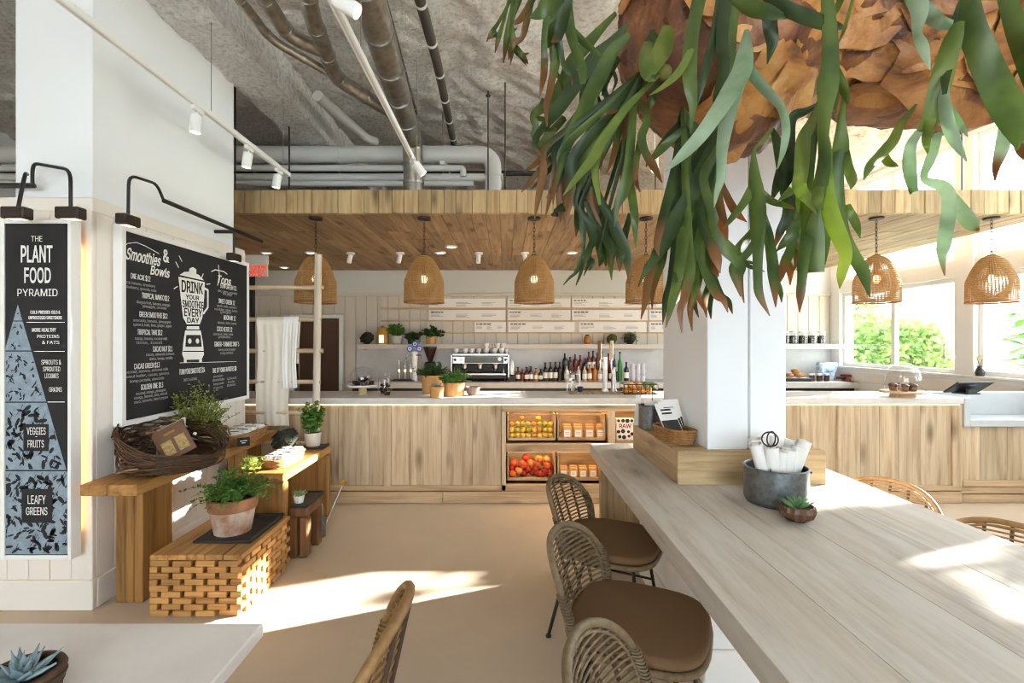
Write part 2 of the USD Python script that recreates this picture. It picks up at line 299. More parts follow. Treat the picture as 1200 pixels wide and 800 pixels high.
# back wall with a doorway
YB = 7.9
DX0, DX1, DZ = X(345, YB), X(398, YB), Z(373, YB)
wb = setting('wall_back')
P(wb, 'wall_body', join(bx(-6, DX0, YB + 0.02, YB + 0.2, 0, 4, 0.001), bx(DX1, 5.6, YB + 0.02, YB + 0.2, 0, 4, 0.001), bx(DX0, DX1, YB + 0.02, YB + 0.2, DZ, 4, 0.001)), GREYW)
P(wb, 'white_band', bx(-6, 5.4, YB - 0.01, YB + 0.02, Z(345, YB), 2.7, 0.001), GREYW)
P(wb, 'rail', bx(-6, 5.4, YB - 0.035, YB + 0.02, Z(347, YB), Z(344, YB), 0.004), WARMW)
x = -4.6
while x < 5.4:
    a, b = x, min(x + 0.178, 5.4)
    if b <= DX0 - 0.06 or a >= DX1 + 0.06 or True:
        z0 = 0.0
        if a < DX1 + 0.06 and b > DX0 - 0.06: z0 = DZ + 0.07
        P(wb, 'plank', bx(a, b - 0.006, YB - 0.012, YB + 0.02, z0, Z(347, YB), 0.004), WARMW)
    x += 0.178
d1 = setting('door_1')
for a, b, c, d in ((DX0 - 0.06, DX0, 0, DZ + 0.06), (DX1, DX1 + 0.06, 0, DZ + 0.06), (DX0, DX1, DZ, DZ + 0.06)): P(d1, 'jamb', bx(a, b, YB - 0.04, YB + 0.16, c, d), WHITE)
P(d1, 'passage_wall', join(bx(DX0 - 0.6, DX1 + 0.6, 9.3, 9.4, 0, 3, 0.001), bx(DX0 - 0.7, DX0 - 0.6, 8.1, 9.4, 0, 3, 0.001), bx(DX1 + 0.6, DX1 + 0.7, 8.1, 9.4, 0, 3, 0.001), bx(DX0 - 0.7, DX1 + 0.7, 8.1, 9.4, 3.0, 3.1, 0.001), bx(DX0 - 0.7, DX1 + 0.7, 8.1, 9.4, -0.1, 0.0, 0.001)), plain('passage_brown', (150, 122, 104), 0.8))
P(d1, 'passage_lamp', bx(DX0 + 0.1, DX1 - 0.1, 8.4, 8.6, 2.95, 2.99), glow('passage_glow', (1, 0.8, 0.65), 4.0))  # unseen lamp, placed to light the passage behind the doorway
P(wb, 'marble_splashback', bx(X(418, YB), 5.4, YB - 0.03, YB - 0.012, 0.83, 1.36, 0.002), MARBLE)

# left pier: white plaster above, boarded below
PX, PY0, PY1, PZ = -2.235, 2.586, 4.09, 2.23
wp = setting('wall_pier')
P(wp, 'plaster', bx(X(19, PY0 + .02), PX - 0.012, PY0 + 0.012, 3.96, PZ - 0.05, 3.95, 0.006), WALLW)
P(wp, 'core', bx(-4.0, PX - 0.027, PY0 + 0.027, PY1 - 0.02, 0, PZ - 0.03, 0.002), WHITE)
P(wp, 'ledge', join(bx(-4.0, PX + 0.004, PY0 - 0.004, PY1 + 0.004, PZ - 0.075, PZ, 0.004)), PANELW)
for k in range(11):
    a = PX - 0.116 * (k + 1); P(wp, 'plank', bx(a + 0.003, a + 0.116, PY0, PY0 + 0.025, 0.16, PZ - 0.075, 0.003), PANELW)
k = 0; y = PY0 + 0.027
while y < PY1 - 0.01:
    P(wp, 'plank', bx(PX - 0.025, PX, y, min(y + 0.122, PY1) - 0.003, 0.16, PZ - 0.075, 0.003), PANELW); y += 0.122
P(wp, 'end_trim', bx(PX - 0.1, PX, PY1, PY1 + 0.02, 0, PZ - 0.02, 0.003), PANELW)
S('baseboard_left', join(bx(-4.0, PX + 0.012, PY0 - 0.012, PY0 + 0.02, 0.0, 0.16, 0.004), bx(PX - 0.02, PX + 0.012, PY0 + 0.021, PY1, 0.0, 0.16, 0.004)), PANELW)
# right wall: sill, posts, glazing
WX = 5.4; SILL, HEAD, CL0, CL1 = 1.06, 2.22, 2.42, 3.84
wr = setting('wall_right')
P(wr, 'sill_wall', bx(WX, WX + 0.2, -4, YB, 0, SILL - 0.03, 0.003), WHITE)
P(wr, 'sill', bx(WX - 0.06, WX + 0.2, -4, YB, SILL - 0.03, SILL, 0.006), WHITE)
P(wr, 'sill_groove_board', bx(WX - 0.015, WX, -4, YB, 0.84, SILL - 0.08, 0.003), PANELW)
P(wr, 'transom', bx(WX - 0.02, WX + 0.2, -4, YB, HEAD, CL0, 0.005), WHITE)
P(wr, 'head', bx(WX - 0.02, WX + 0.2, -4, YB, CL1, 4.0, 0.005), WHITE)
posts = [YB - 0.1, 5.6, 3.3, 1.0]
P(wr, 'solid_wall', bx(WX + 0.001, WX + 0.199, -4, 1.9, SILL, 4.0, 0.003), WALLW)  # out of view; keeps sun off the near end of the table
for y in posts: P(wr, 'post', bx(WX - 0.03, WX + 0.2, y - 0.12, y + 0.12, SILL, CL1, 0.006), WHITE)
for n, (y1, y0) in enumerate(zip(posts, posts[1:]), 1):
    for lo, hi in ((SILL, HEAD), (CL0, CL1)):
        w = setting(f'window_{2 * n - (1 if lo == SILL else 0)}'); a, b = y0 + 0.12, y1 - 0.12; mid = (a + b) / 2; t = 0.055
        for q in ((a, b, lo, lo + t), (a, b, hi - t, hi), (a, a + t, lo + t, hi - t), (b - t, b, lo + t, hi - t)): P(w, 'frame_bar', bx(WX + 0.03, WX + 0.1, *q, 0.006), WHITE)
        P(w, 'mullion', bx(WX + 0.035, WX + 0.095, mid - 0.035, mid + 0.035, lo + t, hi - t, 0.006), WHITE)
        for q in ((a + t, mid - 0.035), (mid + 0.035, b - t)): P(w, 'glass', bx(WX + 0.062, WX + 0.068, q[0], q[1], lo + t, hi - t, 0.001), WGLASS)
        P(w, 'seal', join(bx(WX + 0.056, WX + 0.074, a + t, a + t + 0.012, lo + t, hi - t), bx(WX + 0.056, WX + 0.074, mid + 0.035, mid + 0.047, lo + t, hi - t)), plain(f'seal_black_{n}{int(lo > 2)}', (40, 44, 48), 0.6))
        if n == 3 and lo == SILL: P(w, 'roller_blind', join(bx(WX - 0.035, WX - 0.03, a, b, 1.93, HEAD), bar((WX - 0.04, a, HEAD + .01), (WX - 0.04, b, HEAD + .01), .03, 12)), WHITE)  # blind out of view, lowered to shade the table from the higher sun
        if n == 1 and lo == SILL: P(w, 'handle', tube(fillet([(WX + 0.03, a + 0.1, 1.26), (WX - 0.03, a + 0.13, 1.26), (WX - 0.03, a + 0.13, 1.42), (WX + 0.03, a + 0.1, 1.42)], 0.05), 0.009), STEEL)
# middle column between table and ceiling, with its pedestal under the table
wc = setting('wall_column')
cx0, cx1, cy0, cy1 = 0.989, 1.377, 2.336, 2.99
cg = X(878, cy0)
P(wc, 'shaft', bx(cx0, cg - 0.006, cy0, cy1, 0.92, 3.95, 0.004), WALLW)
P(wc, 'shaft', bx(cg + 0.006, cx1, cy0 + 0.004, cy1, 0.92, 3.95, 0.004), WALLW)
P(wc, 'shaft_core', bx(cx0 + 0.01, cx1 - 0.01, cy0 + 0.02, cy1 - 0.01, 0.92, 3.95, 0.002), GREYW)
P(wc, 'pedestal', bx(0.85, 1.5, 2.02, 3.02, 0, 0.675, 0.004), WALLW)
S('baseboard_column', bx(0.835, 1.515, 2.005, 3.03, 0, 0.15, 0.006), WHITE)
# outside
S('ground_outside', bx(5.6, 60, -30, 60, -0.6, -0.3, 0.001), plain('lawn', (196, 200, 170), 0.9, mottle=0.2, ms=1.5))

# ================================================================ canopy over the bar
FY, CZ0, CZ1, CX0, CX1 = 4.34, 2.62, 2.83, -4.4, 5.12
can = thing('canopy', 'long suspended canopy of pale timber boards running above the bar', 'canopy')
P(can, 'deck', bx(CX0, CX1 - 0.02, FY + 0.06, YB - 0.02, CZ0 + 0.03, CZ1 - 0.01), CANY)
x = CX0
while x < CX1 - 0.02:
    w = rnd.choice([0.105, 0.118, 0.125, 0.132, 0.15]); b = min(x + w, CX1)
    P(can, 'fascia_board', bx(x + 0.0015, b - 0.0015, FY + rnd.uniform(0, 0.012), FY + 0.06, CZ0 - rnd.uniform(0, 0.008), CZ1 + rnd.uniform(-0.004, 0.004), 0.003), CANZ); x = b
x = CX0; k = 0
while x < CX1 - 0.02:
    b = min(x + 0.136, CX1); cuts = [FY + 0.05] + sorted(rnd.sample([5.1, 5.5, 6.0, 6.5, 7.0], rnd.choice([1, 2, 2]))) + [YB - 0.03]
    for c, d in zip(cuts, cuts[1:]): P(can, 'soffit_board', bx(x + 0.0015, b - 0.0015, c + 0.002, d - 0.002, CZ0 + rnd.uniform(0, 0.005), CZ0 + 0.03, 0.002), CANY)
    x = b
for y in (4.6, 7.0):
    for x in (-2.6, 0.0, 2.2, 4.4): P(can, 'hanger_rod', bar((x, y, CZ1 - 0.01), (x, y, 3.95), 0.008, 6), PIPED)
# recessed downlights and small spots in the canopy
for i, (px, py) in enumerate(((312, 296), (364, 296), (516, 296), (529, 289), (670, 296), (333, 313))):
    y = 1.17 * F / (400 - py); o = thing('downlight', f'round recessed ceiling light glowing in the canopy, {["first", "second", "third", "fourth", "fifth", "smallest and farthest back on the left"][i]}{" from the left" if i < 5 else ""}', 'ceiling light', (X(px, y), y, CZ0 - 0.012), group='canopy downlights')
    P(o, 'trim_ring', lathe([(0.045, 0.02), (0.075, 0.02), (0.075, 0.004), (0.05, 0.0), (0.045, 0.006)], 20), WHITE); P(o, 'lamp', lathe([(0.0001, 0.004), (0.045, 0.004), (0.045, 0.012)], 20), DOWN)
sp0 = None
for i, (px, py, tx) in enumerate(((411, 296, 20), (469, 296, 14), (561, 296, 0), (615, 296, -12))):
    y = 1.17 * F / (400 - py); lb = f'small white adjustable spotlight under the canopy, {["first", "second", "third", "fourth"][i]} from the left'
    loc = (X(px, y), y, CZ0)
    if sp0 is None:
        sp0 = o = thing('canopy_spotlight', lb, 'spotlight', loc, group='canopy spotlights')
        P(o, 'mount', lathe([(0.0001, -0.02), (0.055, -0.02), (0.055, 0.002)], 16), WHITE); P(o, 'lamp_head', move(lathe([(0.0001, 0), (0.03, 0), (0.03, -0.11), (0.024, -0.11), (0.024, -0.1), (0.0001, -0.1)], 14), (0, 0, -0.03), ry=14), WHITE)
    else: dup(sp0, loc, 40 * i, lb)

# ================================================================ bar counter
BY = 4.274; CT = 0.947; CTB = 0.893
bar_ = thing('bar_counter', 'long bar counter faced with vertical pale oak boards', 'counter')
NX0, NX1 = X(588, BY), X(790, BY)
P(bar_, 'carcass', bx(-2.6, NX0, BY + 0.05, BY + 0.55, 0.08, CTB, 0.002), OAKX); P(bar_, 'carcass', bx(NX1, 4.08, BY + 0.05, BY + 0.55, 0.08, CTB, 0.002), OAKX)
P(bar_, 'led_strip', bx(-2.6, 4.08, BY + 0.012, BY + 0.02, CTB - 0.012, CTB - 0.001, 0.001), WARM)
def boards(x0, x1, z0, z1, y=BY, ws=(0.17, 0.2, 0.24, 0.28), m=None):
    x = x0
    while x < x1 - 0.01:
        b = x + rnd.choice(ws); b = x1 if x1 - b < 0.1 else b
        P(bar_, 'board', bx(x + 0.001, b - 0.001, y + 0.02, y + 0.05, z0, z1, 0.003), m or OAKZ); x = b
for a, b in ((-2.6, X(450, BY)), (X(458, BY), NX0), (NX1, X(982, BY)), (X(988, BY), X(1117, BY))): boards(a, b, Z(570, BY), CTB - 0.02)
for a, b in ((450, 458), (982, 988), (1117, 1128)): P(bar_, 'stile', bx(X(a, BY), X(b, BY), BY, BY + 0.05, Z(570, BY), CTB - 0.014, 0.003), OAKZ)
P(bar_, 'top_rail', bx(NX0, NX1, BY, BY + 0.04, Z(482, BY), CTB - 0.014, 0.003), OAKX)
P(bar_, 'bottom_rail', bx(-2.6, NX0, BY, BY + 0.05, Z(575, BY), Z(569, BY), 0.003), OAKX); P(bar_, 'bottom_rail', bx(NX1, 4.087, BY, BY + 0.05, Z(575, BY), Z(569, BY), 0.003), OAKX)
for a, b in ((-2.6, X(519, BY)), (X(519, BY), 1.4), (1.4, 4.087)): P(bar_, 'toe_board', bx(a + 0.002, b - 0.002, BY - 0.006, BY + 0.05, 0.004, Z(576, BY), 0.003), OAKX)
# the lit niches
for a, b in ((588, 593), (713, 721), (784, 790)): P(bar_, 'niche_stile', bx(X(a, BY), X(b, BY), BY, BY + 0.05, Z(575, BY), Z(482, BY), 0.003), OAKZ)
P(bar_, 'niche_rail', bx(X(593, BY), X(784, BY), BY, BY + 0.05, Z(529, BY), Z(520, BY), 0.003), OAKX)
P(bar_, 'niche_rail', bx(X(588, BY), X(790, BY), BY, BY + 0.05, Z(576, BY), Z(568, BY), 0.003), OAKX)
P(bar_, 'niche_back', bx(NX0, NX1, BY + 0.46, BY + 0.5, 0.05, CTB, 0.002), OAKX)
for px in (588, 713, 784): P(bar_, 'niche_side', bx(X(px, BY), X(px, BY) + 0.03, BY + 0.05, BY + 0.46, 0.08, CTB, 0.002), OAKY)
for z in (0.085, Z(528, BY), CTB - 0.03): P(bar_, 'niche_shelf', bx(NX0, NX1, BY + 0.045, BY + 0.47, z, z + 0.028, 0.002), OAKX)
for z in (CTB - 0.04, Z(528, BY) - 0.01): P(bar_, 'niche_led', bx(X(594, BY), X(783, BY), BY + 0.09, BY + 0.11, z, z + 0.008, 0.001), NLED)
# produce crates in the niches
def crate(px0, px1, pyt, pyb, label):
    x0, x1, zt, zb = X(px0, BY), X(px1, BY), Z(pyt, BY), Z(pyb, BY)
    o = thing('produce_crate', label, 'crate', (0, 0, 0)); t = 0.012
    P(o, 'front_lip', bx(x0, x1, BY + 0.055, BY + 0.067, zb, zb + 0.025), OAKX); P(o, 'side', bx(x0, x0 + t, BY + 0.055, BY + 0.4, zb, zt), OAKZ); P(o, 'side', bx(x1 - t, x1, BY + 0.055, BY + 0.4, zb, zt), OAKZ)
    P(o, 'back', bx(x0, x1, BY + 0.4, BY + 0.412, zb, zt), OAKX); P(o, 'base', bx(x0, x1, BY + 0.067, BY + 0.4, zb, zb + t), OAKX); P(o, 'top_rail', bx(x0, x1, BY + 0.055, BY + 0.067, zt - t, zt), OAKX)
    return x0 + t, x1 - t, zb + t
zs1, zs2 = Z(517.5, BY), Z(565, BY)
c1 = crate(594.5, 652, 486, 517.5, 'open wooden crate of green and yellow pears in the upper niche')
c2 = crate(654, 711, 486, 517.5, 'open wooden crate of labelled kraft bags in the upper niche')
c3 = crate(594.5, 652, 531, 565, 'open wooden crate of red apples in the lower niche')
c4 = crate(654, 711, 531, 565, 'open wooden crate of labelled kraft bags in the lower niche')
# countertop and trough
T('countertop', bx(-2.62, X(1129, BY), BY - 0.012, 4.87, CTB, CT, 0.006), STONE, 'long grey stone worktop laid over the bar counter', 'countertop')
tr = thing('ice_trough', 'pale concrete trough set into the right end of the bar', 'trough')
tx0 = X(1129, BY) + 0.002; zl = Z(492, BY)
P(tr, 'side_wall', bx(tx0, tx0 + 0.05, BY - 0.012, 4.87, zl - 0.06, CT, 0.006), CONC); P(tr, 'back_wall', bx(tx0 + 0.05, WX - 0.03, 4.75, 4.87, zl - 0.06, CT, 0.006), CONC)
P(tr, 'front_lip', bx(tx0 + 0.05, WX - 0.03, BY - 0.012, BY + 0.05, zl - 0.06, zl + 0.004, 0.006), CONC); P(tr, 'basin', bx(tx0 + 0.05, WX - 0.03, BY + 0.05, 4.75, zl - 0.06, zl - 0.025, 0.003), CONC)
lo = thing('trough_base', 'low oak-boarded base cabinet under the concrete trough', 'cabinet'); bar_save = bar_; bar_ = lo
P(lo, 'carcass', bx(tx0, WX - 0.03, BY + 0.05, 4.87, 0.05, zl - 0.06, 0.002), OAKX); boards(tx0, WX - 0.03, Z(563, BY), zl - 0.06)
P(lo, 'bottom_rail', bx(tx0, WX - 0.03, BY, BY + 0.05, Z(570, BY), Z(563, BY)), OAKX); P(lo, 'toe_board', bx(tx0, WX - 0.03, BY + 0.02, BY + 0.05, Z(579, BY), Z(571, BY)), OAKX); P(lo, 'toe_board', bx(tx0, WX - 0.03, BY + 0.01, BY + 0.05, 0.004, Z(580, BY)), OAKX)
bar_ = bar_save
# back counter and shelves
bc = thing('back_counter', 'grey stone back counter along the rear wall behind the bar', 'counter')
bx0 = X(407, 7.25)
P(bc, 'worktop', bx(bx0, WX - 0.03, 7.25, 7.87, 0.74, 0.83, 0.005), STONE); P(bc, 'cabinet', bx(bx0 + 0.05, WX - 0.05, 7.32, 7.87, 0, 0.74, 0.003), BLACK)
sh = thing('wall_shelf', 'long pale wooden shelf on the rear wall under the menu rails', 'shelf')
P(sh, 'board', bx(X(420, 7.65), 2.55, 7.62, YB - 0.03, Z(408.5, 7.65), Z(403, 7.65), 0.004), WARMW); P(sh, 'bracket', bx(X(424, 7.65), X(426, 7.65), 7.66, YB - 0.03, Z(408.5, 7.65) - 0.02, Z(408.5, 7.65), 0.002), WARMW)
sh2 = thing('wall_shelf', 'short white shelf beside the window, holding a row of jars', 'shelf')
P(sh2, 'board', bx(3.6, X(990, 7.65), 7.62, YB - 0.03, Z(408.5, 7.65), Z(403, 7.65), 0.004), WHITE)
# menu rails with hanging menu boards
mr = thing('menu_rail', 'set of pale horizontal menu rails fixed to the rear wall', 'menu rail')
RX0, RX1 = X(447, YB), X(800, YB); rows = [(361.5, 'a'), (376, 'b'), (390, 'c')]
for py, _ in rows: P(mr, 'rail', bx(RX0, RX1, YB - 0.05, YB - 0.012, Z(py + 1, YB), Z(py - 1, YB), 0.004), LADX)
for px in (447, 501, 595): P(mr, 'divider', bx(X(px, YB) - 0.01, X(px, YB) + 0.01, YB - 0.045, YB - 0.012, Z(390, YB), Z(347, YB), 0.003), WARMW)
INK = plain('ink_dark', (60, 54, 50), 0.8)
mi = 0
for r, (pyb, spans) in enumerate(((361.5, ((503, 592), (595, 668), (670, 758), (760, 798))), (376, ((503, 592), (595, 668), (670, 758), (760, 798))), (390, ((556, 593), (596, 673), (678, 757), (760, 798))))):
    for k, (a, b) in enumerate(spans):
        o = thing('menu_board', f'white printed menu strip on the {["top", "middle", "bottom"][r]} rail, {["first", "second", "third", "fourth"][k]} from the left', 'menu', (X(a, YB), YB - 0.03, Z(pyb - 1, YB)), group=None)
        w, h = X(b, YB) - X(a, YB), 0.165 if r else 0.15
        P(o, 'sheet', bx(0, w, -0.004, 0, 0, h, 0.001), PAPER)
        m = MB(); hx = 0.03
        for q in range(4): L = rnd.uniform(0.03, 0.07); m.add(bx(hx, hx + L, h - 0.042, h - 0.026, 0, 0.001, 0.0002)); hx += L + 0.012
        mi += 1
        for c in range(3):
            for q in range(3 + (c + k) % 2):
                L = rnd.uniform(0.10, 0.2) * w / 1.0; x0 = 0.03 + c * w / 3
                if x0 + L < w: m.add(bx(x0, x0 + L, h - 0.07 - q * 0.018, h - 0.066 - q * 0.018, 0, 0.001, 0.0002))
        P(o, 'print', face(m, (0, -0.0045, 0), (1, 0, 0), (0, 0, 1)), INK, kind='stuff')
# ================================================================ communal table and what stands on it
TX0, TX1, TY0, TY1, TZ = 0.575, 1.745, 0.32, 3.24, 0.76
tb = thing('communal_table', 'long whitewashed timber communal table built around the white column', 'table')
k = 0; xs = [TX0, 0.82, 1.13, 1.42, TX1]
for a, b in zip(xs, xs[1:]): P(tb, 'top_plank', bx(a + (0.0003 if k else 0), b - 0.0003, TY0, TY1, TZ - 0.08, TZ, 0.0012), TABW); k += 1
x = TX0 + 0.03
while x < TX1 - 0.04:
    b = min(x + 0.145, TX1 - 0.03); P(tb, 'end_board', bx(x + 0.001, b - 0.001, 3.02, 3.08, 0.0, TZ - 0.08, 0.003), TABZ); x = b
P(tb, 'apron', bx(TX0 + 0.1, TX1 - 0.1, 2.94, 3.02, 0.6, TZ - 0.08, 0.003), TABZ)
pl = thing('column_plinth', 'pale timber plinth boxed around the foot of the white column on the table', 'plinth')
QX0, QX1, QY0, QY1, QZ = 0.83, 1.545, 2.3, 3.1, 0.916
P(pl, 'front_board', bx(QX0, QX1, QY0, QY0 + 0.03, TZ, QZ, 0.002), PLIX); P(pl, 'side_board', bx(QX0, QX0 + 0.03, QY0 + 0.03, QY1, TZ, QZ, 0.002), OAKY)
P(pl, 'side_board', bx(QX1 - 0.03, QX1, QY0 + 0.03, QY1, TZ, QZ, 0.002), OAKY); P(pl, 'back_board', bx(QX0 + .03, QX1 - .03, QY1 - 0.03, QY1, TZ, QZ, 0.002), PLIX)
P(pl, 'lid', bx(QX0 + 0.001, QX1 - 0.001, QY0 + 0.001, QY1 - 0.001, QZ, QZ + 0.006, 0.002), PLIX)
QZ += 0.006
# galvanised pot of rolled napkins
o = thing('napkin_pot', 'round galvanised steel pot holding rolled white napkins on the table', 'pot', (X(909, 2.06), 2.06, TZ)); R = 0.125
P(o, 'pot', lathe([(0.0001, 0.004), (R * 0.93, 0.0), (R * 0.97, 0.012), (R, 0.02), (R, 0.15), (R + 0.004, 0.153), (R - 0.004, 0.156), (R - 0.008, 0.15), (R - 0.008, 0.012), (0.0001, 0.012)], 36), GALV, 40)
P(o, 'handle', tube(fillet([(R, -0.02, 0.13), (R + 0.02, -0.02, 0.13), (R + 0.02, 0.02, 0.13), (R, 0.02, 0.13)], 0.012), 0.004), BLACK)
NAPL = [f'rolled white napkin in the galvanised pot, {s}' for s in ('leaning farthest left', 'upright at the left of the ring holder', 'second from the left, in front', 'at the back left', 'short one front left of centre', 'short one front right of centre', 'at the back right of centre', 'third from the right, at the back', 'front right, leaning slightly', 'leaning farthest right, in front', 'leaning right, rearmost on that side')]
for k, (a, lean, h) in enumerate(((200, 24, .14), (180, 16, .15), (230, 12, .13), (150, 8, .15), (262, 6, .11), (290, 8, .12), (60, 10, .15), (20, 17, .14), (325, 15, .13), (340, 22, .15), (0, 26, .13))):
    a = math.radians(a); r0, r1 = 0.03, 0.036 + 0.2 * math.sin(math.radians(lean)); ca, sa = math.cos(a), math.sin(a)
    p0 = np.array([r0 * ca, r0 * sa, 0.02]); p1 = np.array([r1 * ca, r1 * sa, 0.12 + h])
    n = thing('rolled_napkin', NAPL[k], 'napkin', (X(909, 2.06), 2.06, TZ), group='rolled napkins in the pot')
    P(n, 'roll', tube([p0, p0 * .5 + p1 * .5, p1], [0.021, 0.025, 0.026], 12, cap=False), PAPER, 50); P(n, 'inner_fold', tube([p0 * .4 + p1 * .6, p1 - (p1 - p0) * 0.01], [0.012, 0.015], 10, cap=True), PAPER, 50)
o = thing('table_number_holder', 'wire ring card holder standing up out of the napkin pot', 'holder', (X(900, 2.02), 2.0, TZ + 0.02))
P(o, 'stem', bar((0, 0, 0), (0, 0, 0.235), 0.0025, 6), BRONZE); 
for q in (-0.006, 0.006): P(o, 'wire_ring', move(ring((0, 0, 0), 0.03, 0.0028, 24, 6), (q, q, 0.262), rx=90, rz=30 * np.sign(q)), BRONZE, True)
# succulent in a ribbed bowl
def rosette(parent, c, r, n, m, h=0.6, w=0.36, seed=1, name='leaf', thick=0.12):
    q = np.random.default_rng(seed)
    for k in range(n):
        t = k / n; a = k * 2.39996; L = r * (0.45 + 0.6 * (1 - t)) ; el = math.radians(15 + 62 * t + q.uniform(-6, 6))
        s = np.linspace(0, 1, 6); pr = np.sin(np.clip(s * 1.05 + 0.12, 0, 1) * PI) ** 0.7; pr[-1] = 0.04
        pts = np.stack([L * s * math.cos(el), 0 * s, L * s * math.sin(el) + 0.12 * L * s * s], -1); v, f = tube(pts, 0.01, 8)
        v = v.reshape(6, 8, 3)
        for i in range(6):
            cc = pts[i]; d = v[i] - cc; d /= 0.01; wv = L * w * pr[i] * 0.5; nrm = np.array([-math.sin(el), 0, math.cos(el)])
            v[i] = cc + np.outer(d[:, 1], [0, wv, 0]) + np.outer(d @ nrm, nrm * L * thick * (0.4 + pr[i]) * 0.6)
        P(parent, name, move((v.reshape(-1, 3), f), c, rz=math.degrees(a)), m, 60)
o = thing('succulent_bowl', 'small brown ribbed bowl with a spiky green succulent beside the napkin pot', 'potted plant', (X(934, 1.84), 1.84, TZ)); 
v, f = lathe([(0.0001, 0.0), (0.03, 0.002), (0.055, 0.02), (0.064, 0.042), (0.06, 0.06), (0.054, 0.062), (0.05, 0.05), (0.0001, 0.045)], 48); ang = np.arctan2(v[:, 1], v[:, 0]); v = v * np.stack([1 + 0.05 * np.cos(14 * ang)] * 2 + [np.ones(len(v))], -1)
P(o, 'bowl', (v, f), plain('bowl_brown', (104, 72, 50), 0.5, mottle=0.5, ms=40), 30); rosette(o, (0, 0, 0.05), 0.062, 34, SUCG, w=0.2, seed=3)
# galvanised pail, sign, basket with menus on the plinth
o = thing('pail', 'small galvanised pail with an upright wire handle on the back of the plinth', 'pail', (X(762, 2.9), 2.9, QZ)); R = 0.068
P(o, 'pail', lathe([(0.0001, 0.003), (R * .95, 0), (R, 0.01), (R, 0.14), (R + 0.004, 0.143), (R - 0.003, 0.146), (R - 0.005, 0.14), (R - 0.005, 0.01), (0.0001, 0.01)], 28), GALV, 40); P(o, 'handle_wire', bar((0.01, 0, 0.01), (0.012, 0, 0.26), 0.0025, 6), BLACK); P(o, 'label_card', bx(-0.04, 0.035, -0.02, -0.017, 0.13, 0.17), PAPER)
def basket(name, label, cat, loc, rx, ry, h, rows, m=None, handles=0, flare=1.12, rz=0, hh=0.05, wav=9):
    o = thing(name, label, cat, loc, rz); m = m or WICK; rr = h / rows / 2
    for k in range(rows):
        t = k / max(1, rows - 1); n = 60; a = np.arange(n) * 2 * PI / n; e = 0.72
        cxx = np.sign(np.cos(a)) * np.abs(np.cos(a)) ** e; sxx = np.sign(np.sin(a)) * np.abs(np.sin(a)) ** e
        fl = 1 + (flare - 1) * t + 0.02 * np.cos(a * wav + (k % 2) * PI)
        P(o, 'coil', tube(np.stack([rx * fl / flare * cxx, ry * fl / flare * sxx, np.full(n, rr + 2 * rr * k)], -1), rr * 1.12, 6, close=True), m, True)
    P(o, 'base', lathe([(0.0001, 0.004), (1, 0.004), (1, 0.012), (0.0001, 0.012)], 28, rx / flare, ry / flare), m)
    for s in range(handles):
        sg = 1 if s == 0 else -1; P(o, 'handle', tube(smoothpath([(sg * rx * .97, -ry * .4, h * .8), (sg * rx * 1.05, -ry * .3, h + hh * .7), (sg * rx * 1.08, 0, h + hh), (sg * rx * 1.05, ry * .3, h + hh * .7), (sg * rx * .97, ry * .4, h * .8)], 5), 0.012, 8), m, True)
    return o
bl = np.array([X(786, 2.6), 2.55, QZ])
basket('menu_basket', 'low oval woven basket holding menus against the column', 'basket', bl, 0.07, 0.13, 0.075, 6, rz=18)
for k, (dx, dy, tilt) in enumerate(((0.035, 0.03, 20), (0.02, 0.0, 26), (0.004, -0.03, 32))):
    o = thing('menu_card', f'printed menu card leaning in the basket beside the column, {["rearmost", "middle", "front"][k]} of three', 'menu', bl + [dx, dy, 0.02], 24)
    P(o, 'card', move(bx(-0.06, 0.06, -0.0015, 0.0015, 0, 0.2, 0.001), rx=-tilt), PAPER)
    P(o, 'dark_panel', move(bx(-0.056, 0.056, -0.0022, -0.0015, 0.01, 0.1, 0.0003), rx=-tilt), INK)
    m = MB()
    for q in range(2): m.add(bx(-0.035, 0.035, -0.0024, -0.0015, 0.135 + q * 0.02, 0.145 + q * 0.02, 0.0003))
    P(o, 'print', move(m, rx=-tilt), INK, kind='stuff')
o = thing('stand_card', 'white paper card standing behind the pail at the edge of the plinth', 'card', (X(745, 3.02), 3.02, QZ)); P(o, 'sheet', move(bx(-0.012, 0.02, -0.001, 0.001, 0, 0.19, 0.0005), ry=4), PAPER)
P(o, 'foot', bx(-0.015, 0.03, -0.02, 0.02, 0, 0.004), PAPER)

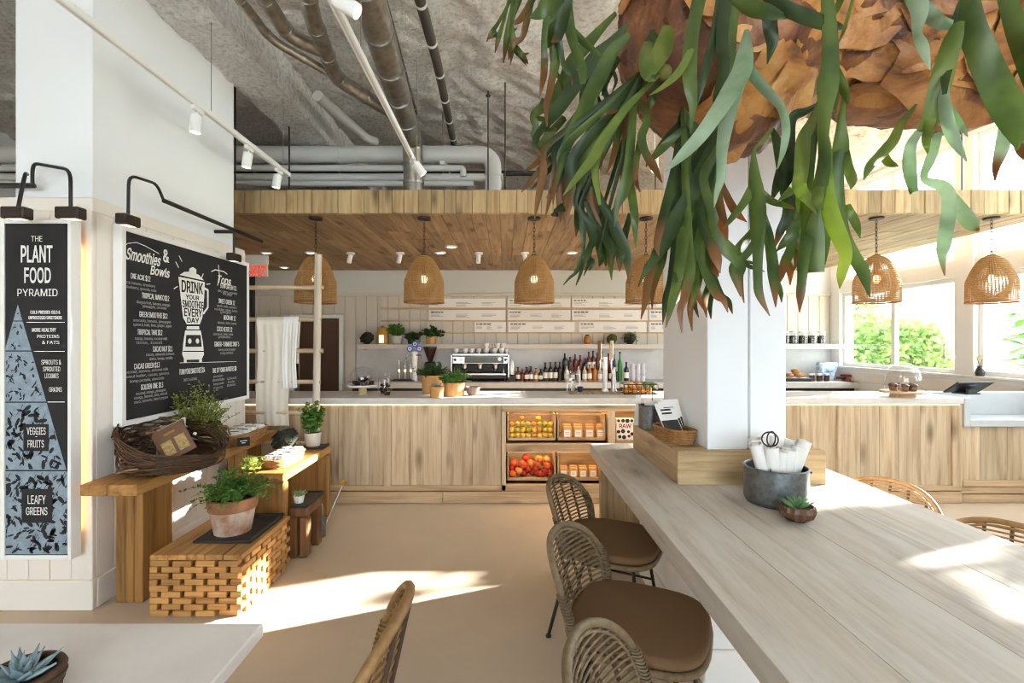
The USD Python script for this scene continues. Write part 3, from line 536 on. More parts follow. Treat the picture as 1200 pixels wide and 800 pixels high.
# ================================================================ rattan chairs
UPR = plain('rattan_dark_binding', (66, 46, 30), 0.6)
def chair(label, loc, rz, m=RATTAN, BH=0.312):
    o = thing('rattan_chair', label, 'chair', loc, rz, 'rattan chairs at the tables')
    def wv(v): return 0.24 * (1.0 if v < 0.35 else max(0.0, 1 - ((v - 0.35) / 0.65) ** 2.4) ** (1 / 2.4)) * (0.9 + 0.1 * min(1, v / 0.35))
    def pt(y, v): u = y / 0.24; return np.array([-0.19 - 0.10 * v + 0.075 * u * u, y, 0.405 + BH * v])      # the shell, by side offset and height
    def outline(k=1.0):
        th = np.linspace(0, PI, 25); top = [(k * 0.24 * math.copysign(abs(math.cos(t)) ** (2 / 2.4), -math.cos(t)), 0.35 + 0.65 * k * math.sin(t) ** (2 / 2.4)) for t in th]
        side = [(-k * wv(v), v) for v in np.linspace(0, 0.3, 5)]
        return np.array([pt(y, v) for y, v in side + top + [(-a, b) for a, b in side[::-1]]])
    rim = outline(); P(o, 'back_rim', tube(rim, 0.0125, 8), m, True); P(o, 'inner_rim', tube(outline(0.91), 0.005, 6), m, True)
    for u in (-0.66, -0.33, 0.0, 0.33, 0.66):                               # bound uprights
        vt = max(v for v in np.linspace(0.3, 1, 60) if wv(v) >= abs(u) * 0.24)
        P(o, 'upright', tube(np.array([pt(u * 0.24 * (0.9 + 0.1 * min(1, v / .35)), v) - [0.006, 0, 0] for v in np.linspace(0, vt, 12)]), 0.0065, 6), UPR, True)
    for k in range(17):                                                     # horizontal canes, bowed down in the middle
        v = 0.03 + k * 0.056
        if v > 0.955: break
        w = wv(v + 0.01); P(o, 'cane', tube(np.array([pt(y, v + 0.012 * (y / .24) ** 2) for y in np.linspace(-w, w, 9)]), 0.0043, 5), m, True)
    for sgn in (-1, 1): P(o, 'binding', join(*[move(ring((0, 0, 0), 0.0162, 0.0034, 10, 5), pt(sgn * wv(v), v)) for v in np.linspace(0.03, 0.6, 20)]), m, True, kind='stuff')
    # seat pan and cushion
    a = np.linspace(0, 2 * PI, 40, endpoint=False); e = 0.62
    def se(rx, ry): return np.stack([np.sign(np.cos(a)) * np.abs(np.cos(a)) ** e * rx + 0.03, np.sign(np.sin(a)) * np.abs(np.sin(a)) ** e * ry * (0.96 + 0.04 * np.cos(a))], -1)
    r = se(0.235, 0.238); P(o, 'seat_rim', tube(np.c_[r, np.full(40, 0.418)], 0.013, 8, close=True), m, True)
    r = se(0.2, 0.2)
    def slab(lv):
        v = np.vstack([np.c_[se(rx, ry), np.full(40, z)] for rx, ry, z in lv] + [[[0.03, 0, lv[0][2]]], [[0.03, 0, lv[-1][2]]]]); q = []
        n = len(lv)
        for i in range(n - 1):
            for j in range(40): k = (j + 1) % 40; q += [[i * 40 + j, i * 40 + k, (i + 1) * 40 + k], [i * 40 + j, (i + 1) * 40 + k, (i + 1) * 40 + j]]
        for j in range(40): k = (j + 1) % 40; q += [[n * 40, k, j], [n * 40 + 1, (n - 1) * 40 + j, (n - 1) * 40 + k]]
        return v, np.array(q)
    P(o, 'seat_weave', slab([(0.225, 0.228, 0.408), (0.23, 0.233, 0.414), (0.225, 0.228, 0.422)]), m)
    P(o, 'cushion', slab([(0.215, 0.22, 0.426), (0.236, 0.24, 0.434), (0.242, 0.247, 0.449), (0.236, 0.241, 0.462), (0.22, 0.225, 0.468)]), CUSH, 50)
    for x, y in ((0.17, 0.16), (0.17, -0.16), (-0.13, 0.16), (-0.13, -0.16)):
        b = np.array([x * 1.35 + (0.0 if x > 0 else -0.05), y * 1.35, 0.008]); g = P(o, 'leg', bar((x, y, 0.41), b, 0.0085), BLACK, True); P(g, 'foot', lathe([(0.0001, 0), (0.014, 0), (0.014, 0.008), (0.0001, 0.012)], 12), BLACK)
        stage.GetPrimAtPath(pth(g) + '/' + 'foot'); 
        UsdGeom.Xformable(stage.GetPrimAtPath(pth(g) + '/foot')).AddTranslateOp().Set(Gf.Vec3d(float(b[0]), float(b[1]), 0.0))
    for s in (-1, 1): P(o, 'stretcher', bar((0.195, s * 0.185, 0.2), (-0.165, s * 0.185, 0.2), 0.006), BLACK, True)
    P(o, 'stretcher', bar((-0.165, 0.185, 0.2), (-0.165, -0.185, 0.2), 0.006), BLACK, True)
    return o
ch = chair('rattan chair with brown cushion at the far left side of the communal table', (0.512, 2.44, 0), -27, RATTANG)
dup(ch, (0.455, 1.742, 0), -26, 'brown-cushioned rattan chair, middle of three on the left of the communal table')
dup(ch, (0.43, 1.06, 0), -24, 'nearest rattan chair on the left of the communal table, only its back in view')
c2_ = chair('golden rattan chair back at the far right side of the communal table, near the counter', (1.80, 2.36, 0), 215, RATTAN)
dup(c2_, (1.80, 1.76, 0), 214, 'golden rattan chair at the right edge of the picture, behind the communal table')
chair('golden rattan chair with a taller back beside the white marble table in the foreground', (-0.515, 1.10, 0), 179, RATTAN, 0.45)

# ================================================================ foreground table with its succulent
o = thing('marble_table', 'white stone-topped table cut off in the lower left foreground', 'table')
mt = X(309, 1.19); 
P(o, 'table_top', bx(-1.45, mt, 0.45, 1.19, 0.715, 0.75, 0.004), TILEW); P(o, 'pedestal', bar((-1.0, 0.8, 0.02), (-1.0, 0.8, 0.715), 0.035, 16), BLACK, True); P(o, 'base', lathe([(0.0001, 0), (0.25, 0), (0.25, 0.012), (0.03, 0.03), (0.0001, 0.03)], 28), BLACK)
UsdGeom.Xformable(stage.GetPrimAtPath(pth(o) + '/base')).AddTranslateOp().Set(Gf.Vec3d(-1.0, 0.8, 0))
o = thing('succulent_pot', 'blue-grey succulent in a brown woven pot on the white table', 'potted plant', (X(25, 0.92), 0.92, 0.75)); 
for k in range(5): P(o, 'coil', ring((0, 0, 0.007 + 0.013 * k), 0.048 + 0.004 * min(k, 3), 0.0075, 30, 6), TWIG, True)
P(o, 'soil', lathe([(0.0001, 0.055), (0.055, 0.055), (0.05, 0.002), (0.0001, 0.002)], 20), SOIL); rosette(o, (0, 0, 0.05), 0.068, 22, SUCC, w=0.42, seed=5, thick=0.09)
# ================================================================ foliage helpers
def sprigs(seed, n, h, r, leaf=(0.018, 0.006), per=14, droop=0.35, base=0.02, spread=1.0, up=1.0):
    """Leafy stems from a small base: (leaves, stems)."""
    q = np.random.default_rng(seed); L, Sx = [], MB(); F0 = []; c = 0
    for k in range(n):
        a = q.uniform(0, 2 * PI); R = r * math.sqrt(q.uniform(0.03, 1)) * spread; H = h * q.uniform(0.55, 1.0) * (1 - 0.35 * (R / r) ** 2) * up
        b = np.array([base * q.normal(), base * q.normal(), 0]); t = np.linspace(0, 1, 7)
        pts = b + np.stack([R * np.cos(a) * t ** 1.3, R * np.sin(a) * t ** 1.3, H * t - droop * R * t ** 3], -1)
        Sx.add(tube(pts, [0.0016] * 5 + [0.001] * 2, 3, cap=False))
        for j in range(per):
            u = q.uniform(0.15, 1.0); i = min(5, int(u * 6)); p = pts[i] + (pts[i + 1] - pts[i]) * (u * 6 - i)
            d = q.normal(size=3); d[2] = abs(d[2]) * 0.5 + 0.1; d /= np.linalg.norm(d); s = np.cross(d, q.normal(size=3)); s /= np.linalg.norm(s) + 1e-9
            l, w = leaf[0] * q.uniform(0.7, 1.2), leaf[1] * q.uniform(0.8, 1.2); nn = np.cross(d, s)
            L += [p, p + d * l * .5 + s * w + nn * w * .4, p + d * l - nn * w * .3, p + d * l * .5 - s * w + nn * w * .4]; F0 += [[c, c + 1, c + 2], [c, c + 2, c + 3]]; c += 4
    return (np.array(L), np.array(F0)), Sx.get()
def plant(o, seed, n, h, r, z, m, **k):
    lv, st = sprigs(seed, n, h, r, **k); P(o, 'foliage', move(lv, (0, 0, z)), m, kind='stuff'); P(o, 'stems', move(st, (0, 0, z)), MOSS)
def pot(o, R, h, m, taper=0.75, rim=0.25, flare=1.08, rm=None):
    b = R * taper; zr = h * (1 - rim); Rr = R * (taper + (1 - taper) * (1 - rim))
    P(o, 'pot', lathe([(0.0001, 0), (b, 0), (Rr, zr), (Rr * 0.9, zr), (b * 0.9, 0.01), (0.0001, 0.01)], 30), m, 40)
    P(o, 'rim', lathe([(Rr * .99, zr - 0.001), (Rr * flare, zr), (R * flare, h - 0.003), (R * flare - 0.003, h), (R * 0.93, h), (R * 0.9, zr)], 30), rm or m, 40)
    P(o, 'soil', lathe([(0.0001, h * .88), (R * 0.91, h * .88), (R * 0.9, h * .84), (0.0001, h * .84)], 20), SOIL)

# ================================================================ benches, box, stool on the left
o = thing('wall_bench', 'high teak plank bench along the boarded wall under the large chalkboard', 'bench'); b0 = -2.228
for a, b in ((b0, -2.085), (-2.083, -1.93)): P(o, 'top_plank', bx(a, b, 2.5, 4.04, 0.64, 0.70, 0.005), TEAKY)
for a, b in ((-2.16, -2.11), (-2.108, -2.06), (-2.058, -2.01)): P(o, 'leg_post', bx(a, b, 2.65, 2.89, 0, 0.64, 0.004), TEAKZ); P(o, 'leg_post', bx(a, b, 3.72, 3.94, 0, 0.64, 0.004), TEAKZ)
o = thing('slab_bench', 'lower teak bench with thick slab ends, in sunlight before the wall bench', 'bench')
sx0, sx1 = -1.80, -1.46
P(o, 'top_slab', bx(sx0, sx1, 3.165, 4.02, 0.515, 0.574, 0.018), TEAKY)
for y in (3.17, 3.945): P(o, 'end_slab', bx(sx0 + 0.004, sx1 - 0.004, y, y + 0.07, 0, 0.515, 0.012), TEAKZ)
o = thing('block_box', 'open-work box seat of stacked wooden blocks with square gaps', 'box'); X0, X1, Y0, Y1 = -1.877, -1.39, 2.52, 3.09; H = 0.325; nr = 9; rh = (H - 0.03) / nr
def course(n, along0, along1, off):
    step = (along1 - along0) / n; gap = 0.021; out = []
    a = along0 - (step / 2 if off else 0)
    while a < along1 - 0.01:
        s, e = max(a, along0), min(a + step - gap, along1)
        if e - s > 0.02: out.append((s, e))
        a += step
    return out
for r in range(nr):
    z0 = r * rh; od = r % 2
    for s, e in course(4, X0, X1, od):
        for y in (Y0, Y1 - 0.05): j = rnd.uniform(-0.004, 0.004); P(o, 'block', bx(s, e, y + j, y + 0.05 + j, z0 + 0.0006, z0 + rh - 0.0006, 0.003), BLOCKX)
    for s, e in course(4, Y0 + 0.05, Y1 - 0.05, 1 - od):
        for x in (X0, X1 - 0.05): j = rnd.uniform(-0.001, 0.0015); P(o, 'block', bx(x + j, x + 0.05 + j, s, e, z0 + 0.0006, z0 + rh - 0.0006, 0.003), BLOCKY)
    P(o, 'corner_tie', bx(X0 + 0.05, X1 - 0.05, Y0 + 0.05, Y0 + 0.062, z0 + rh * .8, z0 + rh, 0.002), BLOCKX)
for k in range(5): a = X0 + k * (X1 - X0) / 5; P(o, 'top_board', bx(a + 0.001, a + (X1 - X0) / 5 - 0.001, Y0, Y1, H - 0.029, H + rnd.uniform(-0.003, 0.001), 0.003), BLOCKY)
o = thing('slate_tray', 'black slate tray under the terracotta pot on the block box', 'tray', (0, 0, H + 0.001)); P(o, 'slab', bx(-1.74, -1.415, 2.657, 3.02, 0, 0.016, 0.004), SLATE)
P(o, 'rim', join(bx(-1.432, -1.415, 2.657, 3.06, 0.016, 0.03, 0.003), bx(-1.60, -1.415, 3.02, 3.05, 0, 0.03, 0.003)), SLATE)
o = thing('fern_pot', 'airy green fern in a weathered terracotta pot on the block box', 'potted plant', (-1.595, 2.80, H + 0.0175)); pot(o, 0.132, 0.205, TERRA, 0.74, 0.34, 1.06, plain('terracotta_rim', (150, 104, 70), 0.85, mottle=0.25, ms=18))
plant(o, 11, 95, 0.25, 0.235, 0.18, LEAF3, leaf=(0.02, 0.006), per=26, droop=0.5, base=0.04)
o = thing('wooden_stool', 'small chunky dark wood stool beside the block box', 'stool'); X0, X1, Y0, Y1 = -1.452, -1.325, 3.2, 3.46
P(o, 'seat', bx(X0, X1, Y0, Y1, 0.27, 0.335, 0.01), DARKW)
for x in (X0, X1 - 0.055):
    for y in (Y0, Y1 - 0.07): P(o, 'leg', bx(x, x + 0.055, y, y + 0.07, 0, 0.27, 0.008), DARKW)
o = thing('small_tray', 'small black tray with a rim on the dark wooden stool', 'tray', (0, 0, 0.336)); P(o, 'base', bx(-1.445, -1.325, 3.2, 3.5, 0, 0.012, 0.003), SLATE); P(o, 'rim', join(bx(-1.335, -1.325, 3.2, 3.5, 0.012, 0.024), bx(-1.445, -1.335, 3.49, 3.5, 0.012, 0.024)), SLATE)
o = thing('ribbed_pot_succulent', 'pale green succulent in a white ribbed pot on the stool tray', 'potted plant', (-1.41, 3.27, 0.349)); v, f = lathe([(0.0001, 0), (0.026, 0), (0.036, 0.05), (0.032, 0.05), (0.0001, 0.04)], 40); an = np.arctan2(v[:, 1], v[:, 0]); v[:, :2] *= (1 + 0.05 * np.cos(10 * an))[:, None]
P(o, 'pot', (v, f), PORC, 40); rosette(o, (0, 0, 0.045), 0.06, 18, SUCG, w=0.5, seed=9)
o = thing('watering_can', 'slim metal watering can with long spout and brass rose by the stool', 'watering can', (-1.39, 3.56, 0.0)); P(o, 'body', lathe([(0.0001, 0.002), (0.05, 0), (0.052, 0.13), (0.03, 0.15), (0.0001, 0.15)], 20), GALV, 40)
tip = W(401, 568, 3.75) - [-1.39, 3.56, 0]; P(o, 'spout', bar((0.035, 0.02, 0.06), tip, 0.007, 8), STEEL, True); P(o, 'handle', tube(smoothpath([(-0.045, 0, 0.14), (-0.06, -0.0, 0.22), (0.02, 0, 0.24), (0.03, 0, 0.15)], 5), 0.005, 6), STEEL, True)
d = tip / np.linalg.norm(tip); m = lathe([(0.0001, 0), (0.012, 0), (0.03, 0.03), (0.03, 0.036), (0.0001, 0.036)], 18); R3 = trimesh.geometry.align_vectors([0, 0, 1], d)[:3, :3]
P(o, 'rose', (m[0] @ R3.T + tip - d * 0.005, m[1]), BRASS, 40)
# twig nest with booklets
nc = np.array([-1.965, 2.83, 0.701]); o = thing('twig_nest', 'large dark nest-shaped basket of tangled twigs on the near end of the wall bench', 'basket', nc); q = np.random.default_rng(21)
P(o, 'lining', lathe([(0.0001, 0.012), (0.6, 0.02), (0.82, 0.06), (0.86, 0.09), (0.8, 0.09), (0.74, 0.06), (0.5, 0.03), (0.0001, 0.025)], 30, 0.25, 0.26), TWIG); tw = MB()
def twig(Rm, z, th, span, r, wob=0.02):
    a = np.linspace(th, th + span, 16); ph = q.uniform(0, 6, 3); rr = Rm + wob * np.sin(a * 2 + ph[0]) ; zz = (z + wob * 0.9 * np.sin(a * 3 + ph[1])) * (1 - 0.42 * np.cos(a) + 0.16 * np.sin(a))
    return tube(np.stack([0.262 * rr * np.cos(a), 0.27 * rr * np.sin(a), np.maximum(zz, 0.006)], -1), r, 5)
for k in range(150):
    u = q.uniform(0, 1); z = 0.012 + 0.18 * u; Rm = (0.62 + 0.42 * u ** 0.5) + q.normal() * 0.025; tw.add(twig(Rm, z, q.uniform(0, 2 * PI), q.uniform(1.2, 3.2), q.uniform(0.0022, 0.0042)))
P(o, 'twigs', tw, TWIG, kind='stuff')
PALET = plain('twig_pale', (168, 128, 86), 0.7)
for k in range(12): P(o, 'twig', twig(0.98 + 0.04 * q.normal(), 0.05 + 0.012 * k, q.uniform(0, 6), q.uniform(1.8, 3.4), 0.0052, 0.035), PALET if k % 3 == 0 else TWIG, True)
BOOK = plain('booklet_brown', (118, 86, 66), 0.7)
for k, (dx, dy, rz, tl) in enumerate(((0.0, -0.02, 14, -32), (0.045, -0.05, 26, -30), (0.09, -0.08, 34, -28))):
    o = thing('recipe_booklet', ['cream booklet tucked behind the others in the twig nest', 'brown recipe booklet in the middle of the twig nest', 'brown recipe booklet with pale food pictures at the front of the twig nest'][k], 'booklet', nc + [dx, dy, 0.13 - 0.008 * k], rz, 'booklets in the twig nest')
    P(o, 'cover', move(bx(-0.085, 0.085, -0.005, 0.005, -0.03, 0.2, 0.002), rx=tl - 20, ry=-28), PAPER if k == 0 else BOOK)
    if k:
        for s in (-1, 1): P(o, 'picture', move(bx(s * 0.036 - 0.027, s * 0.036 + 0.027, -0.0062, -0.005, 0.0, 0.11, 0.0004), rx=tl - 20, ry=-28), plain(f'food_picture_{k}{s + 1}', (214, 178, 120), 0.7, mottle=0.6, ms=60))
        P(o, 'title', move(bx(-0.03, 0.03, -0.0062, -0.005, 0.15, 0.165, 0.0004), rx=tl - 20, ry=-28), BRASS)
o = thing('bench_fern', 'yellow-green feathery plant in a pale grey pot behind the twig nest', 'potted plant', (-2.06, 3.2, 0.701)); pot(o, 0.085, 0.125, PALEPOT, 0.8, 0.12, 1.02); plant(o, 13, 120, 0.43, 0.2, 0.10, LEAFY, leaf=(0.018, 0.005), per=26, droop=0.2, base=0.03)
o = thing('white_flower_sprig', 'small pot of trailing greenery with white flowers between nest and fern', 'potted plant', (-2.10, 3.02, 0.701)); pot(o, 0.05, 0.1, PALEPOT); plant(o, 14, 26, 0.16, 0.14, 0.09, LEAFY, leaf=(0.02, 0.007), per=12, droop=0.5); q = np.random.default_rng(4)
for k in range(9): P(o, 'flower', ball(np.array([0.1 * q.normal(), 0.07 * q.normal(), 0.16 + 0.03 * q.normal()]), 0.011, 5), PAPER)
o = thing('moss_pot', 'little square yellow pot topped with moss beside the twig nest', 'potted plant', (-1.965, 3.14, 0.701)); P(o, 'pot', bx(-0.045, 0.045, -0.045, 0.045, 0, 0.075, 0.006), plain('pot_yellow', (188, 170, 74), 0.6)); v, f = lathe([(max(1e-4, .05 * math.cos(t)), .045 * math.sin(t)) for t in np.linspace(0, PI / 2, 7)], 18); P(o, 'moss', (v + [0, 0, 0.072] + 0.012 * (meshkit.noise(v * 60, 3) - .5)[:, None], f), MOSS)
def packs(base, nx, ny, sx, sy, sz, where, grp):
    p0 = None; q = np.random.default_rng(5)
    for i in range(nx):
        for j in range(ny):
            loc = np.asarray(base) + [(i - (nx - 1) / 2) * sx * 1.12, (j - (ny - 1) / 2) * sy * 1.1, 0]
            label = f'white wrapped pack in {where}, {["wall", "aisle"][i]} side, {["nearest", "second nearest", "third nearest", "farthest"][j]}'
            if p0 is None:
                p0 = thing('wrapped_pack', label, 'package', loc, 0, grp); P(p0, 'wrapper', bx(-sx / 2, sx / 2, -sy / 2, sy / 2, 0, sz, 0.018), PAPER); P(p0, 'seal', bx(-sx / 2.2, sx / 2.2, -0.006, 0.006, sz - 0.001, sz + 0.003, 0.001), INK)
            else: dup(p0, loc, q.uniform(-9, 9), label, grp, tilt=(q.uniform(-6, 6), q.uniform(-6, 6), 0))
bk1 = (-1.995, 3.60, 0.701); basket('woven_tray', 'long woven basket of white wrapped packs on the far end of the wall bench', 'basket', bk1, 0.125, 0.27, 0.085, 6, handles=0)
packs((-1.995, 3.60, 0.722), 2, 4, 0.085, 0.1, 0.08, 'the wall bench basket', 'packs in the wall bench basket')
o = thing('basket_tag', 'small black chalk tag clipped to the long basket on the wall bench', 'tag', (-1.85, 3.38, 0.71)); P(o, 'card', move(bx(-0.04, 0.04, -0.002, 0.002, 0, 0.06, 0.001), rz=35, rx=-12), CHALK); P(o, 'writing', move(join(bx(-0.022, 0.022, -0.0035, -0.0015, 0.034, 0.04, 0.0004), bx(-0.012, 0.012, -0.0035, -0.0015, 0.02, 0.026, 0.0004)), rz=35, rx=-12), CHALKW)
o = thing('seed_clump', 'dark green moss and twig clump at the near end of the long basket', 'plant', (-2.0, 3.275, 0.701)); v, f = lathe([(max(1e-4, .08 * math.sin(t)), .08 - .08 * math.cos(t)) for t in np.linspace(0, PI, 14)], 26); P(o, 'moss', (v * [1, .7, 1.3] + 0.035 * (meshkit.noise(v * 45, 8) - .5)[:, None], f), MOSS); P(o, 'loop', tube(smoothpath([(0.04, -.03, 0.05), (0.05, -.03, 0.15), (0.09, 0, 0.17), (0.1, 0.03, 0.1)], 5), 0.006, 6), WICK, True)
bk2 = (-1.60, 3.46, 0.575); basket('woven_tray', 'shallow woven basket of white wrapped packs on the sunlit slab bench', 'basket', bk2, 0.1, 0.21, 0.065, 5, handles=0)
packs((-1.60, 3.46, 0.592), 2, 4, 0.07, 0.08, 0.07, 'the sunlit slab bench basket', 'packs in the slab bench basket')
o = thing('dry_grass_bundle', 'tied bundle of dry green grass at the near end of the slab bench', 'plant', (-1.72, 3.24, 0.575)); P(o, 'grass', move(sprigs(31, 70, 0.12, 0.085, leaf=(0.03, 0.003), per=10)[0], (0, 0, 0.0)), LEAFY, kind='stuff'); P(o, 'band', ring((0, 0, 0.04), 0.03, 0.006, 18, 6), WICK, True)
o = thing('dark_moss_plant', 'dark bushy moss plant in a low basket behind the slab bench packs', 'plant', (-1.745, 3.78, 0.575)); v, f = lathe([(max(1e-4, .085 * math.sin(t)), .075 - .075 * math.cos(t)) for t in np.linspace(0, PI, 14)], 26); P(o, 'clump', (v + 0.05 * (meshkit.noise(v * 40, 18) - .5)[:, None] + [0, 0, 0.03], f), MOSSD); P(o, 'twigs', move(sprigs(17, 60, 0.15, 0.1, leaf=(0.022, 0.005), per=14)[0], (0, 0, 0.03)), MOSSD, kind='stuff'); P(o, 'basket', lathe([(0.0001, 0.002), (0.07, 0), (0.085, 0.04), (0.078, 0.04), (0.0001, 0.02)], 24), WICK)
o = thing('corner_tray', 'black tray under the grey pot at the far end of the slab bench', 'tray', (0, 0, 0.575)); P(o, 'base', bx(-1.66, -1.475, 3.87, 4.01, 0, 0.018, 0.003), SLATE); P(o, 'rim', bx(-1.485, -1.475, 3.87, 4.01, 0.018, 0.026), SLATE)
o = thing('leafy_pot', 'upright leafy plant in a grey pot at the far end of the slab bench', 'potted plant', (-1.585, 3.94, 0.594)); pot(o, 0.068, 0.11, PALEPOT, 0.8, 0.12, 1.03); plant(o, 15, 22, 0.33, 0.09, 0.09, LEAF3, leaf=(0.05, 0.016), per=13, droop=0.1)

# ================================================================ ladder and towels
o = thing('blanket_ladder', 'pale wooden ladder with round rungs standing past the boarded wall', 'ladder'); ly = 4.18; lx0, lx1 = -2.36, -1.665
def lp(x, z): return np.array([x + 0.02 * (z / 2.2) , ly + 0.03 * z / 2.2, z])
for x in (lx0, lx1): P(o, 'rail', bar(lp(x - 0.0, 0), lp(x, Z(298, 4.2)), 0.031, 14), LADW, True)
for k, py in enumerate((337, 374, 411, 447, 483, 519, 555, 591)): z = Z(py, 4.2); P(o, 'rung', bar(lp(lx0 - 0.03, z), lp(lx1 + 0.055 if k in (0, 2) else lx1 + 0.03, z), 0.019, 12), LADX, True)
def towel(name, label, x0, x1, zt, zb, zback, m, seed, y=4.2):
    n, k = 26, 30; g = np.random.default_rng(seed); ph = g.uniform(0, 6, 3); L = (zt - zb) + (zt - zback); v = []
    for i in range(k):
        s = i / (k - 1) * L
        for j in range(n):
            u = j / (n - 1); fold = 0.006 * math.sin(u * 9 + ph[0]) + 0.003 * math.sin(u * 29 + ph[1] + s * 1.5)
            z = zt - (s if s < zt - zb else 0) if False else (zb + s if s <= zt - zb else zt - (s - (zt - zb))); front = s <= zt - zb
            d = abs(s - (zt - zb)); yy = y + (-1 if front else 1) * min(0.026, 0.01 + d * 0.3) * (1 if d > 0.0 else 0) + fold * min(1, d * 4) * (1 if front else 0.5)
            drop = 1 - 0.08 * min(1, d) * (0.5 - u) * 2 * 0.4
            v.append([x0 + (x1 - x0) * u + 0.01 * math.sin(z * 7 + ph[2]), yy, z + (0.03 if d < 0.04 else 0.03)])
    q = [[i * n + j, i * n + j + 1, (i + 1) * n + j + 1, (i + 1) * n + j] for i in range(k - 1) for j in range(n - 1)]
    v = np.array(v); f = np.array(q); v2 = v + [0, 0.003, 0]; m2 = MB(); m2.add((v, f)); m2.add((v2, f[:, ::-1])); 
    return T(name, m2, m, label, 'towel', 'towels on the ladder', True)
towel('towel', 'cream linen towel hanging low over the second rung of the ladder', X(299, 4.15), X(338, 4.15), Z(374, 4.2), Z(502, 4.2), Z(440, 4.2), LINEN, 3, 4.2)
towel('towel', 'shorter white towel hanging beside the cream towel on the ladder', X(329, 4.15), X(347, 4.15), Z(373, 4.2), Z(458, 4.2), Z(430, 4.2), plain('linen_white', (244, 240, 232), 0.9, bump=0.15, bs=260), 6, 4.198)

# ================================================================ chalkboards and picture lamps
from shapely.geometry import Polygon, Point, LineString
from shapely import affinity
board1 = thing('pyramid_chalkboard', 'tall narrow white-framed chalkboard titled PLANT FOOD PYRAMID on the pier front', 'chalkboard'); yb = 2.49
bx0, bx1, bz0, bz1 = X(0, yb), X(80, yb), Z(650, yb), Z(262, yb)
bx0 = X(6, yb)
P(board1, 'slate', bx(bx0, bx1, yb, yb + 0.03, bz0, bz1, 0.001), CHALK)
for a in ((bx0 - 0.02, bx0, bz0 - 0.025, bz1 + 0.02), (bx1, bx1 + 0.018, bz0 - 0.025, bz1 + 0.02), (bx0, bx1, bz1, bz1 + 0.02), (bx0, bx1, bz0 - 0.025, bz0)): P(board1, 'frame_side', bx(a[0], a[1], yb - 0.006, yb + 0.058, a[2], a[3], 0.002), WHITE)
P(board1, 'led_strip', bx(bx0, bx1 - 0.02, yb + 0.07, yb + 0.078, bz0 + 0.1, bz1 - 0.1, 0.001), glow('led_board', (1.0, 0.5, 0.16), 5.0))
def p1(px, py): return (X(px, yb), Z(py, yb))
def on1(parent, name, poly, m, d=0.0012, lift=0.0, label=None):
    if poly.is_empty: return
    poly = poly if poly.geom_type == 'Polygon' else max(poly.geoms, key=lambda g: g.area)
    P(parent, name, face(extrude(poly, d), (0, yb - lift, 0), (1, 0, 0), (0, 0, 1)), m, label=label)
full = Polygon([p1(21, 357), p1(79.5, 556), p1(79.5, 649), p1(6.5, 649), p1(6.5, 408)])
def band(a, b): return full.intersection(Polygon([p1(0, a), p1(90, a), p1(90, b), p1(0, b)]))
q = np.random.default_rng(77)
for a, b, n in ((355, 375.4, 3), (376.6, 410.4, 9), (411.8, 470.4, 26), (471.8, 550.4, 30), (552, 649, 46)):
    bp_ = band(a, b); on1(board1, 'chalk_band', bp_, CHALKB, 0.001); mb = MB(); inner = bp_.buffer(-0.004)
    for k in range(n * 3):
        px, py = q.uniform(6, 79), q.uniform(a + 2, b - 2); c = Point(*p1(px, py)); L = q.uniform(0.008, 0.02) * (1.3 if a > 470 else 0.8); lf = affinity.translate(affinity.rotate(affinity.scale(Point(0, 0).buffer(1, 6), L, L * q.uniform(0.22, 0.5)), q.uniform(0, 180)), c.x, c.y).intersection(inner)
        if not lf.is_empty and lf.geom_type == 'Polygon' and lf.area > 1e-5: mb.add(face(extrude(lf, 0.0005), (0, yb - 0.001, 0), (1, 0, 0), (0, 0, 1)))
        if k % 3 == 0:
            s = LineString([(c.x - L, c.y - L), (c.x, c.y + .2 * L), (c.x + .6 * L, c.y + 1.5 * L)]).buffer(0.0012).intersection(inner)
            if not s.is_empty and s.geom_type == 'Polygon': mb.add(face(extrude(s, 0.0005), (0, yb - 0.001, 0), (1, 0, 0), (0, 0, 1)))
    if mb.n: P(board1, 'drawn_leaves', mb, CHALK, kind='stuff')
for a, b, c, d in ((29, 498, 56, 527), (27, 574, 60, 611)): on1(board1, 'label_patch', Polygon([p1(a, b), p1(c, b), p1(c, d), p1(a, d)]).buffer(0.006), CHALK, 0.0006, 0.001)
def fit1(s, px0, px1, pyb, hpx, m=CHALKW, bold=False, name='lettering'):
    h = hpx * yb / F; t = text(s, h, 1.0, bold); w = t[0][:, 0].max() - t[0][:, 0].min(); t = (t[0] * [(px1 - px0) * yb / F / w, 1, 1], t[1]); xx, zz = p1((px0 + px1) / 2, pyb); P(board1, name, face(t, (xx, yb - 0.0018, zz), (1, 0, 0), (0, 0, 1)), m)
for a in (('THE', 37, 50, 283, 6.5), ('PLANT', 25, 62, 307, 19, CHALKW, True), ('FOOD', 29, 60, 331, 17, CHALKW, True), ('PYRAMID', 21, 68, 347, 8.5), ('COLD PRESSED OILS &', 36, 71, 367.5, 3.6, CHALKW, True), ('UNPROCESSED SWEETENERS', 34, 73, 374, 3.8, CHALKW, True), ('MORE HEALTHY', 38, 66, 388.5, 4.2, CHALKW, True), ('PROTEINS', 44, 70, 396, 4), ('& FATS', 50, 70, 403, 4), ('SPROUTS &', 49, 72, 427, 5.5), ('SPROUTED', 51, 71, 435, 5.5), ('LEGUMES', 53, 69, 443, 5.5), ('GRAINS', 58, 73, 459, 5.5), ('VEGGIES', 32, 54, 509, 8.5), ('-', 42, 44, 514, 6), ('FRUITS', 33, 52, 524, 8.5), ('LEAFY', 33, 54, 590, 10), ('GREENS', 31, 56, 603, 9)): fit1(*a)
